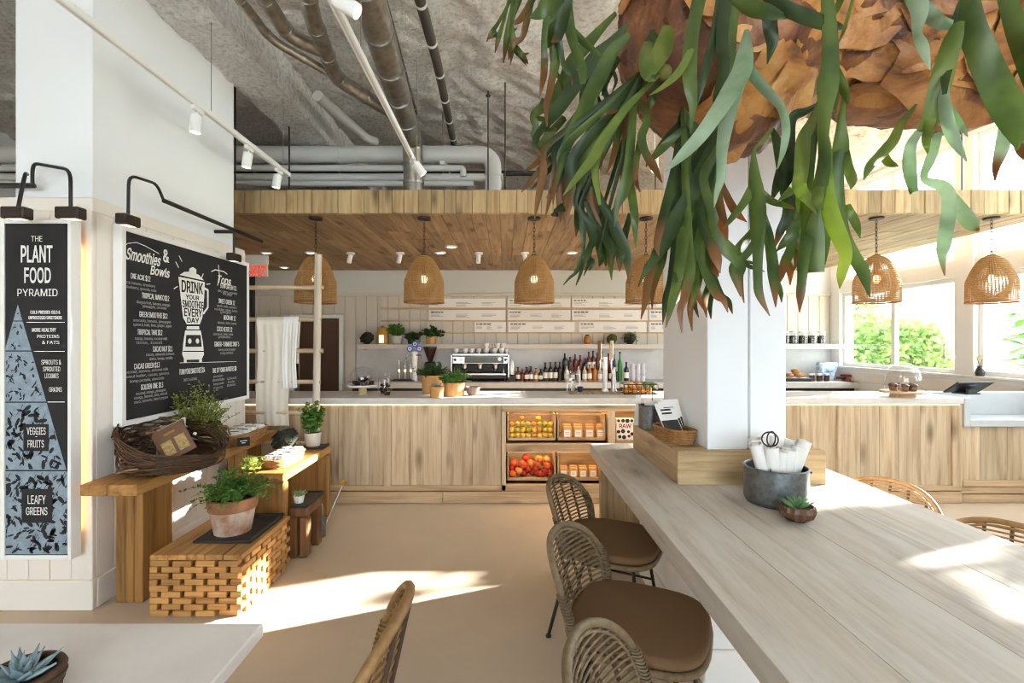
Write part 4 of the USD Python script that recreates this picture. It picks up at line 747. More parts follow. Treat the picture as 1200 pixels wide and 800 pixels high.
for a, b, y in ((31, 76, 377.5), (40, 76, 411.5), (56, 76, 470.8)): on1(board1, 'rule', Polygon([p1(a, y - .5), p1(b, y - .5), p1(b, y + .5), p1(a, y + .5)]), CHALKW, 0.001)
CHALKD = plain('chalk_dim', (150, 148, 146), 0.9)
# large menu board on the side of the pier
XB = -2.182; board2 = thing('menu_chalkboard', 'large white-framed chalkboard of smoothies and bowls with a drawn blender', 'chalkboard')
ya, yz, za, zz_ = 2.745, 4.035, 0.995, 2.085
P(board2, 'slate', bx(XB - 0.03, XB, ya, yz, za, zz_, 0.001), CHALK)
for a in ((ya - 0.03, ya, za - 0.03, zz_ + 0.03), (yz, yz + 0.03, za - 0.03, zz_ + 0.03), (ya, yz, zz_, zz_ + 0.03), (ya, yz, za - 0.03, za)): P(board2, 'frame_side', bx(XB - 0.048, XB + 0.006, a[0], a[1], a[2], a[3], 0.002), WHITE)
P(board2, 'led_strip', bx(XB - 0.05, XB - 0.043, ya + 0.0, yz, zz_ - 0.03, zz_ - 0.02, 0.001), 'led_board' and LK + 'led_board'); P(board2, 'led_strip', bx(XB - 0.05, XB - 0.043, ya, ya + 0.008, za, zz_, 0.001), LK + 'led_board')
def p2(px, py): y = -XB * F / (CX - px); return (y, Z(py, y))
def on2(name, pts, m=CHALKW, lift=0.0, d=0.001, label=None):
    poly = pts if hasattr(pts, 'area') else Polygon([p2(*p) for p in pts]).buffer(0)
    P(board2, name, face(extrude(poly, d), (XB + lift, 0, 0), (0, 1, 0), (0, 0, 1)), m, label=label)
def line2(pts, w, name='chalk_stroke'): on2(name, LineString([p2(*p) for p in pts]).buffer(w))
def fit2(s, px0, px1, pyb, hpx, m=CHALKW, bold=False, lift=0.0, slope=0.0, shear=0.0, name='lettering'):
    (y0, z0), (y1, z1) = p2(px0, pyb), p2(px1, pyb + slope); h = hpx * (y0 + y1) / 2 / F
    t = text(s, h, 1.0, bold); v = t[0]; v[:, 0] -= v[:, 0].min(); v[:, 0] *= (y1 - y0) / v[:, 0].max(); v[:, 0] += shear * v[:, 1]; v[:, 1] += v[:, 0] / (y1 - y0) * (z1 - z0)
    P(board2, name, face((v, t[1]), (XB + 0.0002 + lift, y0, z0), (0, 1, 0), (0, 0, 1)), m)
def sl(px, py): return (py - 400) * 1.0 / (px - CX)                         # rows run level on the board
def row(s, a, b, py, h, bold=False, **k): fit2(s, a, b, py, h, CHALKW, bold, 0.0, (b - a) * sl(a, py), **k)
row('Smoothies', 147, 187, 303, 13, True, shear=0.25); row('&', 191, 198, 306, 14, True); row('Bowls', 176, 198, 321, 10, True, shear=0.2)
for head, a, b, py, lines in (('ONE ACAI $12', 153, 176, 326, ((146, 182, 331.5, 'acai, banana, strawberry'), (147, 183, 337, 'blueberry, granola, nuts'))), ('TROPICAL MANGO $12', 166, 198, 349, ((160, 199, 355, 'dragon fruit, banana, mango'), (167, 195, 360, 'pineapple, coconut'))),
        ('GREEN SMOOTHIE $12', 163, 196, 371, ((156, 200, 376.5, 'avocado, banana, pineapple'), (156, 201, 381.5, 'spinach, kale, lime, ginger, apple'))), ('TROPICAL THAI $12', 161, 190, 392, ((158, 196, 398, 'mango, banana, coconut milk'), (160, 190, 403, 'lime, basil'))),
        ('CACAO NUT $11', 179, 202, 412, ((171, 204, 417, 'cacao, almond, banana'), (175, 202, 422, 'dates, hemp, vanilla'))), ('CACAO GREEN $13', 157, 187, 432.5, ((145, 197, 438, 'coconut, banana, almond milk'), (144, 198, 443.5, 'peanut butter, cacao, greens'), (152, 192, 448.5, 'hemp protein, almonds'))),
        ('GOLDEN ONE $13', 165, 191, 457, ((159, 194, 463, 'coconut, mango, pineapple'), (157, 196, 468, 'orange, banana, aloe, mct oil'), (157, 197, 473, 'maca, turmeric, black pepper'))),
        ('SUN GREEN 11', 258, 277, 337, ((255, 278, 341.5, 'kale, celery, cucumber'), (261, 272, 345, 'lime, ginger'))), ('SWEET GREEN 12', 256, 275, 355, ((254, 277, 359, 'apple, kale, spinach'), (251, 278, 363, 'cucumber, celery, lemon'), (258, 271, 366.5, 'ginger'))),
        ('MOON MK 12', 262, 276, 374.5, ((255, 277, 379, 'almond, dates, honey'),)), ('COCO KEFIR 12', 254, 272, 388, ((250, 273, 392.5, 'coconut, lime, mint'), (256, 270, 396, 'probiotics'))), ('GINGER-TURMERIC SHOT 5', 251, 280, 406, ((256, 276, 411, 'lemon, black pepper'), (258, 273, 415, 'cayenne'))),
        ('TURN YOUR SMOOTHIE $14', 210, 240, 439, ((215, 231, 447, 'INTO A BOWL'),)), ('ONE OF YOUR FAVORITES $8', 249, 277, 437, ((250, 261, 442.5, 'protein'), (249, 263, 447, 'almond butter'), (250, 262, 451.5, 'hemp seeds'), (250, 261, 456, 'maca'), (266, 277, 445, 'spinach'), (267, 275, 449, 'kale'), (266, 276, 453, 'blueberries')))):
    row(head, a, b, py, 6.2 if b < 245 else 5.4)
    for c, d, y, s in lines: fit2(s, c, d, y, 3.3 if d < 245 else 2.9, CHALKD, False, 0.0, (d - c) * sl(c, y))
row('Tops', 254, 270, 331, 9, True, shear=0.3); line2([(248, 318), (252, 316), (262, 318), (266, 321)], 0.004); line2([(256, 311), (257, 322), (255, 334)], 0.004)
line2([(143, 290), (150, 285), (160, 284), (170, 288), (186, 297)], 0.0022); line2([(211, 425), (277, 423.5)], 0.0018)
for s in ([(206, 307), (209, 313)], [(210, 300), (213, 306)], [(236, 326), (238, 321)], [(242, 333), (246, 332.5)], [(204, 338), (208, 335.5)]): line2(s, 0.0035)
on2('blender_lid', [(210.5, 322), (216, 318.5), (224, 318), (233, 322), (239, 328.5), (225, 325.5)], CHALKW); on2('blender_knob', Polygon([p2(222, 318.5), p2(222.5, 315), p2(226, 313.5), p2(229.5, 316), p2(229.5, 319.5)]).buffer(0.004))
on2('blender_jar', [(209, 324), (224, 327), (240, 330.5), (239, 350), (237, 372), (234, 380), (219, 380), (214.5, 372), (212, 350)]); on2('blender_collar', [(219, 382), (233, 382), (233.5, 386), (218.5, 386)])
on2('blender_base', [(217, 387), (235, 387), (237.5, 400), (239, 415), (236, 421), (216, 421.5), (213.5, 415), (215, 400)]); line2([(240, 338), (243.5, 340), (243.5, 360), (238.5, 367)], 0.008); on2('blender_panel', Polygon([p2(218.5, 393), p2(234.5, 393), p2(235.5, 405.5), p2(217.5, 405.5)]).buffer(0.004), CHALK, 0.001); on2('blender_line', [(214, 411), (238.5, 411), (238.5, 412), (214, 412)], CHALK, 0.001)
for c in (222, 231): on2('blender_button', Point(*p2(c, 399.5)).buffer(0.018), CHALKW, 0.002)
for c in (217, 235): on2('blender_foot', [(c - 1.5, 421), (c + 1.5, 421), (c + 1.5, 424.5), (c - 1.5, 424.5)])
for s, a, b, py, h in (('DRINK', 212.5, 237.5, 341.5, 13), ('YOUR', 217.5, 233, 350, 5), ('SMOOTHIE', 213.5, 238, 359.5, 8), ('EVERY', 215.5, 236.5, 370, 9), ('DAY', 219, 233, 378, 6)): fit2(s, a, b, py, h, CHALK, True, 0.001, (b - a) * sl(a, py) * 0.8)
# picture lamps
LAMPG = glow('picture_lamp_glow', (1.0, 0.8, 0.55), 1.4)
def lamp(name, label, path, head, along, bar_pts):
    o = thing(name, label, 'lamp', group='black picture lamps over the chalkboards'); h = np.asarray(head, float); s = (0.115, 0.06, 0.058) if along == 'x' else (0.06, 0.115, 0.058)
    P(o, 'lamp_head', cb(h, s, 0.006), BRONZE); P(o, 'arm', tube(fillet(path, 0.06), 0.0085, 8), BLACK, True)
    P(o, 'diffuser', cb(h - [0, 0, 0.0285], (s[0] * .7, s[1] * .6, 0.003), 0.001), LAMPG)
    if bar_pts: P(o, 'mounting_bar', bar(*bar_pts, 0.014, 10), BLACK, True)
zb1 = 2.275; l1 = W(83, 250, 2.36); l2 = W(20, 250, 2.36)
lamp('picture_lamp', 'black picture lamp over the right side of the pyramid chalkboard', [(X(38, 2.53), 2.53, zb1), (X(38, 2.53), 2.53, zb1 + 0.12), (l1[0] - 0.02, 2.38, zb1 + 0.03), (l1[0], 2.36, l1[2])], l1, 'x', ((-3.4, 2.53, zb1), (X(40, 2.53), 2.53, zb1)))
lamp('picture_lamp', 'black picture lamp over the left side of the pyramid chalkboard', [(l2[0] - 0.12, 2.53, zb1 + 0.06), (l2[0], 2.4, zb1 + 0.02), (l2[0], 2.36, l2[2])], l2, 'x', None)
l3 = np.array([-2.075, 2.63, 2.115]); lb_ = (-2.1, 2.94, 2.316), (-2.1, 4.12, 2.312)
lamp('picture_lamp', 'black picture lamp over the near end of the menu chalkboard', [lb_[0], (-2.1, 2.88, 2.40), (-2.08, 2.64, 2.37), l3], l3, 'y', lb_)
l4 = np.array([-2.1, 3.70, 2.10]); lamp('picture_lamp', 'black picture lamp over the far end of the menu chalkboard', [(-2.1, 3.70, 2.314), (-2.1, 3.70, 2.2), l4], l4, 'y', ((-2.1, 3.70, 2.30), (-2.25, 3.70, 2.30)))
# exit sign, dark upright strip
ye = 6.5; o = thing('exit_sign', 'red EXIT sign with a white housing under the canopy at the left', 'sign', (X(301, ye), ye, 0))
P(o, 'housing', bx(-0.17, 0.15, -0.03, 0.03, Z(310, ye), CZ0 + 0.004, 0.002), WHITE); P(o, 'face_plate', bx(-0.15, 0.15, -0.012, 0.012, Z(324, ye), Z(310, ye), 0.003), plain('exit_acrylic', (226, 214, 208), 0.3))
t = text('EXIT', 0.125, 1.0, True); wdt = t[0][:, 0].max() * 2; P(o, 'lettering', face((t[0] * [0.27 / wdt, 1, 1], t[1]), (0, -0.013, Z(323, ye)), (1, 0, 0), (0, 0, 1)), glow('exit_red', (1.0, 0.03, 0.015), 1.0))
T('steel_post', bx(X(289.5, 7.5), X(296, 7.5), 7.5, 7.58, 0, CZ0, 0.004), BLACK, 'slim black upright strip behind the ladder under the canopy', 'post')
# ================================================================ pendants over the bar
def pendant(label, x):
    o = thing('pendant_lamp', label, 'lamp', (x, 4.52, 0), 0, 'woven pendant lamps over the bar'); zt, zb, R = 2.255, 1.82, 0.182
    P(o, 'ceiling_plate', lathe([(0.0001, CZ0 - 0.018), (0.06, CZ0 - 0.018), (0.062, CZ0 - 0.001), (0.0001, CZ0 - 0.001)], 24), BRONZE, 40)
    n = 9; L = (CZ0 - 0.018 - zt - 0.01) / n
    for k in range(n):
        a = np.linspace(0, 2 * PI, 14, endpoint=False); c = np.stack([0.009 * np.cos(a), 0 * a, (L * .62) * np.sin(a)], -1)
        if k % 2: c = c[:, [1, 0, 2]]
        P(o, 'chain_link', tube(c + [0, 0, CZ0 - 0.02 - L * (k + .5)], 0.0028, 5, close=True), BRONZE, True)
    P(o, 'socket', lathe([(0.0001, zt - 0.16), (0.02, zt - 0.16), (0.022, zt - 0.02), (0.03, zt + 0.012), (0.0001, zt + 0.014)], 16), BRONZE, 40)
    P(o, 'bulb', ball((0, 0, zt - 0.215), 0.033, 9, 1.2), BULB, True)
    def rr(t): return R * (0.22 + 0.78 * min(1.0, t / 0.55) ** 0.55) * (1 if t < .55 else 1 + 0.03 * (t - .55)) if t > 0.001 else R * 0.2
    m = MB(); N = 31
    for k in range(N):
        t = (k / (N - 1)); z = zt - (zt - zb) * t; m.add(ring((0, 0, z), rr(t), 0.0048, 40, 4))
    ts = np.linspace(0, 1, 16)
    for k in range(46): a = 2 * PI * k / 46; m.add(tube(np.array([[rr(t) * math.cos(a + t * .15), rr(t) * math.sin(a + t * .15), zt - (zt - zb) * t] for t in ts]), 0.0042, 4, cap=False))
    P(o, 'woven_shade', m, plain('pendant_cane', (184, 138, 80), 0.6, mottle=0.35, ms=50), kind='stuff'); P(o, 'bottom_rim', ring((0, 0, zb), rr(1), 0.008, 40, 6), WICK, True)
    return o
px_ = [(370, 'behind the ladder'), (497, 'second from the left over the bar'), (626, 'third from the left, in the middle over the bar'), (757, 'partly hidden by the hanging fern fronds, left of the column'), (1027, 'right of the column, nearer to it'), (1162, 'at the far right by the windows')]
p0 = pendant('woven cane pendant lamp ' + px_[0][1], X(370, 4.52))
for px, s in px_[1:]: dup(p0, (X(px, 4.52), 4.52, 0), 0, 'woven cane pendant lamp ' + s)

# ================================================================ fruit and bags in the niches
def fruit(name, label, cat, loc, r, m, grp, seed):
    o = thing(name, label, cat, loc, 0, grp); v, f = lathe([(max(1e-4, r * math.sin(t) * (1 + .05 * math.cos(t))), -r * .93 * math.cos(t) - .22 * r * math.exp(-((t - PI) / .4) ** 2)) for t in np.linspace(0, PI, 12)], 18)
    P(o, 'flesh', (v, f), m, True); P(o, 'stem', bar((0, 0, r * .6), (r * .1, 0, r * 1.05), r * 0.05, 5), TWIG); return o
rf = np.random.default_rng(12); ORD = ['first', 'second', 'third', 'fourth', 'fifth', 'sixth', 'seventh', 'eighth', 'ninth', 'tenth', 'eleventh', 'twelfth', 'last']
PEARM = [plain('pear_yellow', (222, 186, 70), 0.4, mottle=0.2, ms=22), plain('pear_green', (182, 172, 66), 0.4, mottle=0.2, ms=22), plain('pear_russet', (206, 140, 64), 0.45, mottle=0.3, ms=22)]
APM = [plain('apple_red', (188, 44, 30), 0.35, mottle=0.35, ms=18), plain('apple_orange', (222, 104, 50), 0.35, c2=(196, 46, 30), mottle=0.4, ms=16), plain('apple_yellow', (228, 160, 84), 0.35, c2=(212, 82, 44), mottle=0.4, ms=14)]
x0, x1, zb = c1; r = 0.0262; protos = {}
def put(kind, loc, mats, r, name, cat, lab, grp):
    if kind not in protos: protos[kind] = fruit(name, lab, cat, loc, r, mats[kind % 10], grp, kind)
    else: dup(protos[kind], loc, rf.uniform(0, 360), lab, grp, tilt=(rf.uniform(-40, 40), rf.uniform(-40, 40), 0))
dx = (x1 - x0 - 0.008) / 8
for row_ in range(3):
    for k in range(8):
        kd = int(rf.choice([0, 1, 2], p=[.45, .3, .25])); nm = ['yellow', 'green', 'russet'][kd]
        put(kd, (x0 + 0.004 + dx * (k + .5), BY + 0.098 + 0.012 * row_ + rf.uniform(0, .004), zb + r + row_ * 0.0505), PEARM, r, 'pear', 'pear', f'{nm} pear in the upper niche, {ORD[k]} from the left in the {["bottom", "middle", "third"][row_]} row', f'{nm} pears')
for k in (2, 5): put(2 if k == 2 else 0, (x0 + .004 + dx * (k + .3), BY + .14, zb + r + 0.151), PEARM, r, 'pear', 'pear', ('russet' if k == 2 else 'yellow') + ' pear on top of the rows in the upper niche, ' + ('left' if k == 2 else 'right') + ' of two', None)
def nz(px, py): return X(580 + px / 6.667, BY + .12), Z(460 + py / 6.667, BY + .12)
APL = [f'{ORD[i]} from the left in the bottom row' for i in range(5)] + [f'{ORD[i]} from the left in the middle row' for i in range(6)] + [f'{ORD[i]} from the left in the upper row' for i in range(5)] + ['at the right edge of the pile', 'top left of the pile', 'top centre of the pile', 'top right of the pile', 'deep at the bottom left', 'deep at the bottom centre']
for i, (px, py, kd) in enumerate(((140, 645, 1), (222, 650, 0), (296, 648, 0), (370, 656, 0), (440, 648, 1), (118, 598, 0), (186, 602, 2), (255, 600, 0), (322, 600, 1), (390, 606, 0), (448, 575, 0), (150, 562, 1), (218, 556, 1), (285, 552, 2), (350, 558, 2), (405, 565, 1), (430, 610, 1), (245, 520, 0), (345, 515, 2), (405, 525, 2), (170, 640, 0), (335, 640, 1))):
    x, z = nz(px, py); x = min(max(x, c3[0] + .037), c3[1] - .037); z = max(z, c3[2] + .036); nm = ['deep red', 'orange red', 'yellow blushed'][kd]
    put(10 + kd, (x, BY + 0.115 + 0.035 * ((i * 7) % 3) + (0.06 if i > 19 else 0), z), APM, 0.036, 'apple', 'apple', f'{nm} apple in the lower niche, {APL[i]}', f'{nm} apples')
def bag(loc, w, h, label, grp):
    o = thing('kraft_bag', label, 'bag', loc, 0, grp); P(o, 'bag', bx(-w / 2, w / 2, 0, 0.06, 0, h * .86, 0.008), KRAFT); P(o, 'folded_top', bx(-w / 2 + .003, w / 2 - .003, 0.018, 0.042, h * .84, h, 0.005), KRAFT); P(o, 'label', bx(-w * .36, w * .36, -0.0015, 0.0005, h * .1, h * .6, 0.0005), PAPER)
    P(o, 'print', join(*[bx(-w * .25, w * .25, -0.002, -0.001, h * q, h * q + .004, 0.0003) for q in (.3, .4)]), KRAFT); return o
b0_ = None
for px in (664.7, 677.5, 691, 704): 
    loc = (X(px, BY + .1), BY + 0.1, c2[2] + 0.001)
    if b0_ is None: b0_ = bag(loc, 0.08, 0.125, 'kraft paper bag with white label in the upper niche, first from the left', 'bags in the upper niche')
    else: dup(b0_, loc, rf.uniform(-4, 4), f'kraft paper bag with white label in the upper niche, {ORD[[664.7, 677.5, 691, 704].index(px)]} from the left')
for kk, px in enumerate((660.5, 672, 683.5, 695, 706)): dup(b0_, (X(px, BY + .1), BY + 0.1, c4[2] + 0.001), rf.uniform(-4, 4), f'kraft paper bag with white label in the lower niche, {ORD[kk]} from the left', 'bags in the lower niche', (0.88, 1, 0.85))
o = thing('raw_bag', 'white RAW bag printed with dark fruit in the niche by the table end', 'bag', (X(732, BY + .1), BY + .08, Z(516, BY + .08))); w = 0.16
P(o, 'bag', bx(-w / 2, w / 2, 0, 0.06, 0, 0.2, 0.006), PAPER); t = text('RAW', 0.036, 1.0, True); P(o, 'lettering', face(t, (0.0, -0.0005, 0.115), (1, 0, 0), (0, 0, 1)), plain('raw_red', (150, 60, 40), 0.7))
for k, (a, b) in enumerate([(-.06, .18), (-.02, .18), (.02, .18), (.06, .18), (-.06, .08), (-.02, .085), (.03, .08), (-.05, .035), (-.01, .03), (.035, .04), (.062, .06)]): P(o, 'printed_fruit', face(extrude(Point(a, b).buffer(0.013 + .003 * (k % 3), 5), 0.0008), (0, -0.0003, 0), (1, 0, 0), (0, 0, 1)), INK)
P(o, 'shelf', bx(-0.085, 0.3, -0.02, 0.3, -0.02, -0.001), OAKX)

# ================================================================ on the front counter
def on_bar(px, pyb): y = (EYE - CT) * F / (pyb - 400); return np.array([X(px, y), y, CT])
l = on_bar(425, 462); o = thing('cake_stand', 'white cake stand with a clear glass dome over dark brownies on the bar', 'cake stand', l)
P(o, 'foot', lathe([(0.0001, 0), (0.05, 0), (0.045, 0.01), (0.034, 0.06), (0.04, 0.078), (0.0001, 0.078)], 24), plain('stand_foot', (206, 180, 130), 0.5), 40); P(o, 'plate', lathe([(0.0001, 0.078), (0.14, 0.08), (0.146, 0.088), (0.144, 0.094), (0.0001, 0.09)], 32), PORC, 40)
def dome(o, R, z, h, knob=0.014): 
    pr = [(R, z)] + [(R * math.cos(t) ** .8 if t < PI / 2 - .01 else 0.0001, z + h * .35 + h * .65 * math.sin(t)) for t in np.linspace(0, PI / 2, 9)]
    P(o, 'glass_dome', lathe(pr, 30), GLASS, True); P(o, 'knob', ball((0, 0, z + h + knob * .7), knob, 8), GLASS, True)
dome(o, 0.118, 0.095, 0.17); q = np.random.default_rng(8); BROW = plain('brownie', (62, 36, 24), 0.8, bump=.4, bs=80)
for k in range(11): a = k * 2.4; rr_ = 0.028 * math.sqrt(k); t = thing('brownie', 'dark brownie piled under the left glass dome', 'cake', l + [rr_ * math.cos(a), rr_ * math.sin(a), 0.092 + (0.0 if k > 3 else 0.036)], q.uniform(0, 90), 'brownies under the dome') if k == 0 else None; (P(t, 'piece', cb((0, 0, .018), (0.05, 0.05, 0.035), 0.008), BROW), globals().__setitem__('br0', t)) if k == 0 else dup(br0, l + [rr_ * math.cos(a), rr_ * math.sin(a), 0.092 + (0.0 if k > 3 else 0.036)], q.uniform(0, 90))
l = on_bar(451, 463); o = thing('cookie_jar', 'tall clear jar of dark biscuits beside the cake stand', 'jar', l); P(o, 'jar', lathe([(0.0001, 0.002), (0.06, 0.0), (0.064, 0.01), (0.064, 0.15), (0.045, 0.175), (0.045, 0.195)], 26), GLASS, True); P(o, 'lid', lathe([(0.0001, 0.196), (0.05, 0.196), (0.05, 0.22), (0.0001, 0.223)], 22), GLASS, 40)
for k in range(9): P(o, 'biscuit', move(cb((0, 0, 0), (0.05, 0.045, 0.016), 0.006), (0.022 * math.cos(k * 2.2), 0.022 * math.sin(k * 2.2), 0.016 + 0.011 * k), rz=k * 40, rx=20 * (-1) ** k), BROW)
for nm, lab, px, pyb, R, h, sd, fh, fr, m, tp in (('herb_pot', 'largest round clay pot of dark green herb, behind the others on the bar', 507, 461, 0.105, 0.18, 41, 0.17, 0.16, LEAF2, .95), ('herb_pot', 'low wide clay pot of bushy green herb, right of the pot group on the bar', 532, 463.5, 0.1, 0.125, 42, 0.16, 0.14, LEAF3, .95), ('clay_succulent', 'smallest clay pot with a pale succulent, in front of the herb pots', 512, 465.5, 0.066, 0.1, 43, 0, 0, SUCC, .88)):
    l = on_bar(px, pyb); o = thing(nm, lab, 'potted plant', l); pot(o, R, h, CLAY, tp, 0.16, 1.0)
    if fh: plant(o, sd, 90, fh, fr, h * .85, m, leaf=(0.026, 0.006), per=22, droop=0.25, base=0.035)
    else: rosette(o, (0, 0, h * .86), 0.07, 16, SUCC, w=.3, seed=8)
l = on_bar(554, 463); o = thing('metal_bowl', 'small brown-grey bowl on the bar right of the clay pots', 'bowl', l); P(o, 'bowl', lathe([(0.0001, 0.0), (0.035, 0), (0.06, 0.03), (0.072, 0.08), (0.066, 0.08), (0.05, 0.03), (0.0001, 0.01)], 26), plain('bowl_grey_brown', (120, 100, 86), 0.4, mottle=.3, ms=20), 40); P(o, 'contents', lathe([(0.0001, 0.062), (0.066, 0.058), (0.05, 0.03)], 20), BROW)
ym = 4.66; o = thing('bar_mat', 'long tan slatted bar mat on the counter under the taps', 'mat', (0, 0, CT))
for k in range(26): xx = X(666, ym) + k * (X(727, ym) - X(666, ym)) / 26; P(o, 'slat', bx(xx, xx + .014, 4.54, 4.8, 0, 0.012, 0.002), OAKY)
o = thing('glass_pitcher', 'clear glass water pitcher with ice beside a dark blue cup on the mat', 'pitcher', (X(669, 4.68), 4.68, CT + .013)); P(o, 'jug', lathe([(0.0001, 0.002), (0.042, 0), (0.046, 0.1), (0.04, 0.17), (0.047, 0.2), (0.043, 0.2), (0.036, 0.17), (0.042, 0.1), (0.038, 0.01), (0.0001, 0.01)], 22), GLASS, True); P(o, 'handle', tube(smoothpath([(0.045, 0, .17), (0.085, 0, .16), (0.085, 0, .07), (0.046, 0, .05)], 5), 0.005, 6), PORC, True)
for k in range(5): P(o, 'ice_cube', move(cb((0, 0, 0), (.026, .026, .026), .005), (0.014 * math.cos(k * 2), 0.014 * math.sin(k * 2), 0.02 + .024 * k), rz=k * 30, rx=20), PORC)
o = thing('blue_cup', 'small dark blue cup on the mat beside the pitcher', 'cup', (X(680, 4.66), 4.66, CT + .013)); P(o, 'cup', lathe([(0.0001, 0), (0.022, 0), (0.03, 0.055), (0.027, 0.055), (0.02, 0.008), (0.0001, 0.006)], 20), plain('cup_blue', (30, 36, 72), .4), 40); P(o, 'rim', ring((0, 0, .055), .0285, .002, 20, 5), PORC)
for k, (px, pyt, pym, m) in enumerate(((702, 399, 424, WHITE), (716, 399, 422, STEEL))):
    o = thing('beer_tap', ['white tap column with a tall wooden handle, left of the two', 'steel tap column with a tall wooden handle, right of the two'][k], 'beer tap', (X(709 if k == 0 else 719, 4.72), 4.72, CT + .0125)); zt = Z([419, 430][k], 4.72) - CT - .013
    P(o, 'column', lathe([(0.0001, 0), (0.036, 0), (0.034, 0.012), (0.021, 0.03), (0.024, zt * .5), (0.019, zt * .9), (0.026, zt), (0.0001, zt + .006)], 22), m, 40); hx = X(px, 4.72) - X(709 if k == 0 else 719, 4.72)
    P(o, 'spout', tube(fillet([(0, 0, zt * .96), (hx, -0.03, zt * .96), (hx, -0.05, zt * .86), (hx, -0.05, zt * .7)], .02), .007, 8), STEEL, True); P(o, 'handle', bx(hx - .017, hx + .017, -.035, -.015, Z(pym, 4.72) - CT - .013, Z(pyt, 4.72) - CT - .013, .004), DARKW if k == 0 else OAKZ); P(o, 'handle_stem', bar((hx, -.025, zt * .95), (hx, -.025, Z(pym, 4.72) - CT - .01), .006), STEEL)
l = on_bar(756, 464); l[1] = 4.62; o = thing('wire_basket', 'dark wire basket of oranges and limes on the bar before the column', 'basket', l)
for z in (0.004, .05, .095): P(o, 'hoop', tube(fillet([(-.16, -.09, z), (.16, -.09, z), (.16, .09, z), (-.16, .09, z), (-.16, -.085, z)], .03), .004, 6), BRONZE, True)
for k in range(9): xx = -.16 + .04 * k; P(o, 'upright', bar((xx, -.09, 0), (xx, -.09, .095), .0025, 5), BRONZE); P(o, 'upright', bar((xx, .09, 0), (xx, .09, .095), .0025, 5), BRONZE)
P(o, 'base_wire', join(*[bar((-.16 + .02 * k, -.09, .004), (-.16 + .02 * k, .09, .004), .002, 4) for k in range(17)]), BRONZE)
ORM = [plain('orange_peel', (232, 150, 40), .45, bump=.1, bs=200), plain('lime_peel', (96, 116, 40), .4)]; fo = {}; BKT = ['front row, far left', 'front row, second', 'front row, third', 'front row, far right', 'back row, far left', 'back row, second', 'back row, third', 'back row, far right', 'on top, far left', 'on top, second', 'on top, third', 'on top, far right']
for k, (a, b, z, kd) in enumerate(((-.12, -.045, .034, 0), (-.05, -.045, .034, 0), (.02, -.045, .034, 0), (.09, -.045, .034, 0), (-.12, .03, .034, 0), (-.04, .03, .034, 0), (.04, .03, .034, 0), (.115, .035, .034, 1), (-.085, -.02, .09, 0), (-.01, -.02, .09, 0), (.06, -.02, .09, 1), (.125, -.02, .085, 1))):
    lab = f'{["orange", "green lime"][kd]} in the wire basket on the bar, {BKT[k]}'; g = ['oranges in the wire basket', 'limes in the wire basket'][kd]
    if kd not in fo: fo[kd] = fruit(['orange', 'lime'][kd], lab, ['orange', 'lime'][kd], l + [a, b, z], .031, ORM[kd], g, 1)
    else: dup(fo[kd], l + [a, b, z], k * 50, lab, g)
# right part of the counter
l = on_bar(1058, 465); o = thing('muffin_cloche', 'glass cloche on a wooden pedestal stand holding muffins, on the right counter', 'cake stand', l); P(o, 'foot', lathe([(0.0001, 0), (0.1, 0), (0.095, 0.02), (0.085, 0.036), (0.0001, 0.036)], 28), OAKX, 40); P(o, 'plate', lathe([(0.0001, 0.036), (0.17, 0.038), (0.175, 0.048), (0.17, 0.058), (0.0001, 0.056)], 34), OAKX, 40); dome(o, 0.135, 0.059, 0.25, .018)
mf = None
for k in range(7):
    a = k * 2 * PI / 6; rr_ = 0.0 if k == 6 else 0.078; loc = l + [rr_ * math.cos(a), rr_ * math.sin(a), 0.058]
    if mf is None:
        mf = thing('muffin', 'dark muffin in a paper case under the right glass cloche, right', 'muffin', loc, 0, 'muffins under the cloche'); P(mf, 'paper_case', lathe([(0.0001, 0), (0.022, 0), (0.031, 0.042), (0.0001, 0.042)], 18), plain('muffin_case', (120, 74, 44), .8), 40); P(mf, 'top', ball((0, 0, .046), .034, 8, .6), BROW, True)
    else: dup(mf, loc, k * 30, f'dark muffin in a paper case under the right glass cloche, {["", "back right", "back left", "left", "front left", "front right", "centre"][k]}')
l = on_bar(1120, 460); l[1] = 4.62; o = thing('till_tablet', 'black tablet till on a stand at the right end of the bar', 'tablet', l, 8); P(o, 'screen', move(bx(-.2, .2, -.008, .008, 0, .17, .004), (0, .02, .015), rx=52), BLACK); P(o, 'screen_glass', move(bx(-.185, .185, .008, .0095, .012, .158, .0005), (0, .02, .015), rx=52), plain('screen_dark', (20, 24, 30), .12)); P(o, 'base', bx(-.07, .07, -.10, .05, 0, .014, .004), BLACK); P(o, 'card_slot', bx(-.05, .05, -.09, -.06, .014, .05, .004), BLACK); P(o, 'badge', move(bx(-.04, .04, -.0095, -.008, .12, .135, .0005), (0, .02, .015), rx=52), plain('badge_grey', (90, 120, 170), .3))
o = thing('bud_vase', 'small dark vase with a yellow flower on the window sill', 'vase', (WX - .035, 5.40, SILL)); P(o, 'vase', lathe([(0.0001, 0), (.035, 0), (.045, .04), (.03, .085), (.02, .1), (.024, .115), (0.0001, .1)], 20), plain('vase_dark', (50, 44, 48), .3), 40); P(o, 'stems', join(bar((0, 0, .09), (-.03, 0, .2), .003, 5), bar((0, 0, .09), (.02, 0, .18), .003, 5)), MOSS)
for a, z in ((-.03, .2), (.02, .18), (0, .215)): rosette(o, (a, 0, z), .03, 8, plain('petal_yellow', (224, 190, 90), .6), seed=2, name='petal')

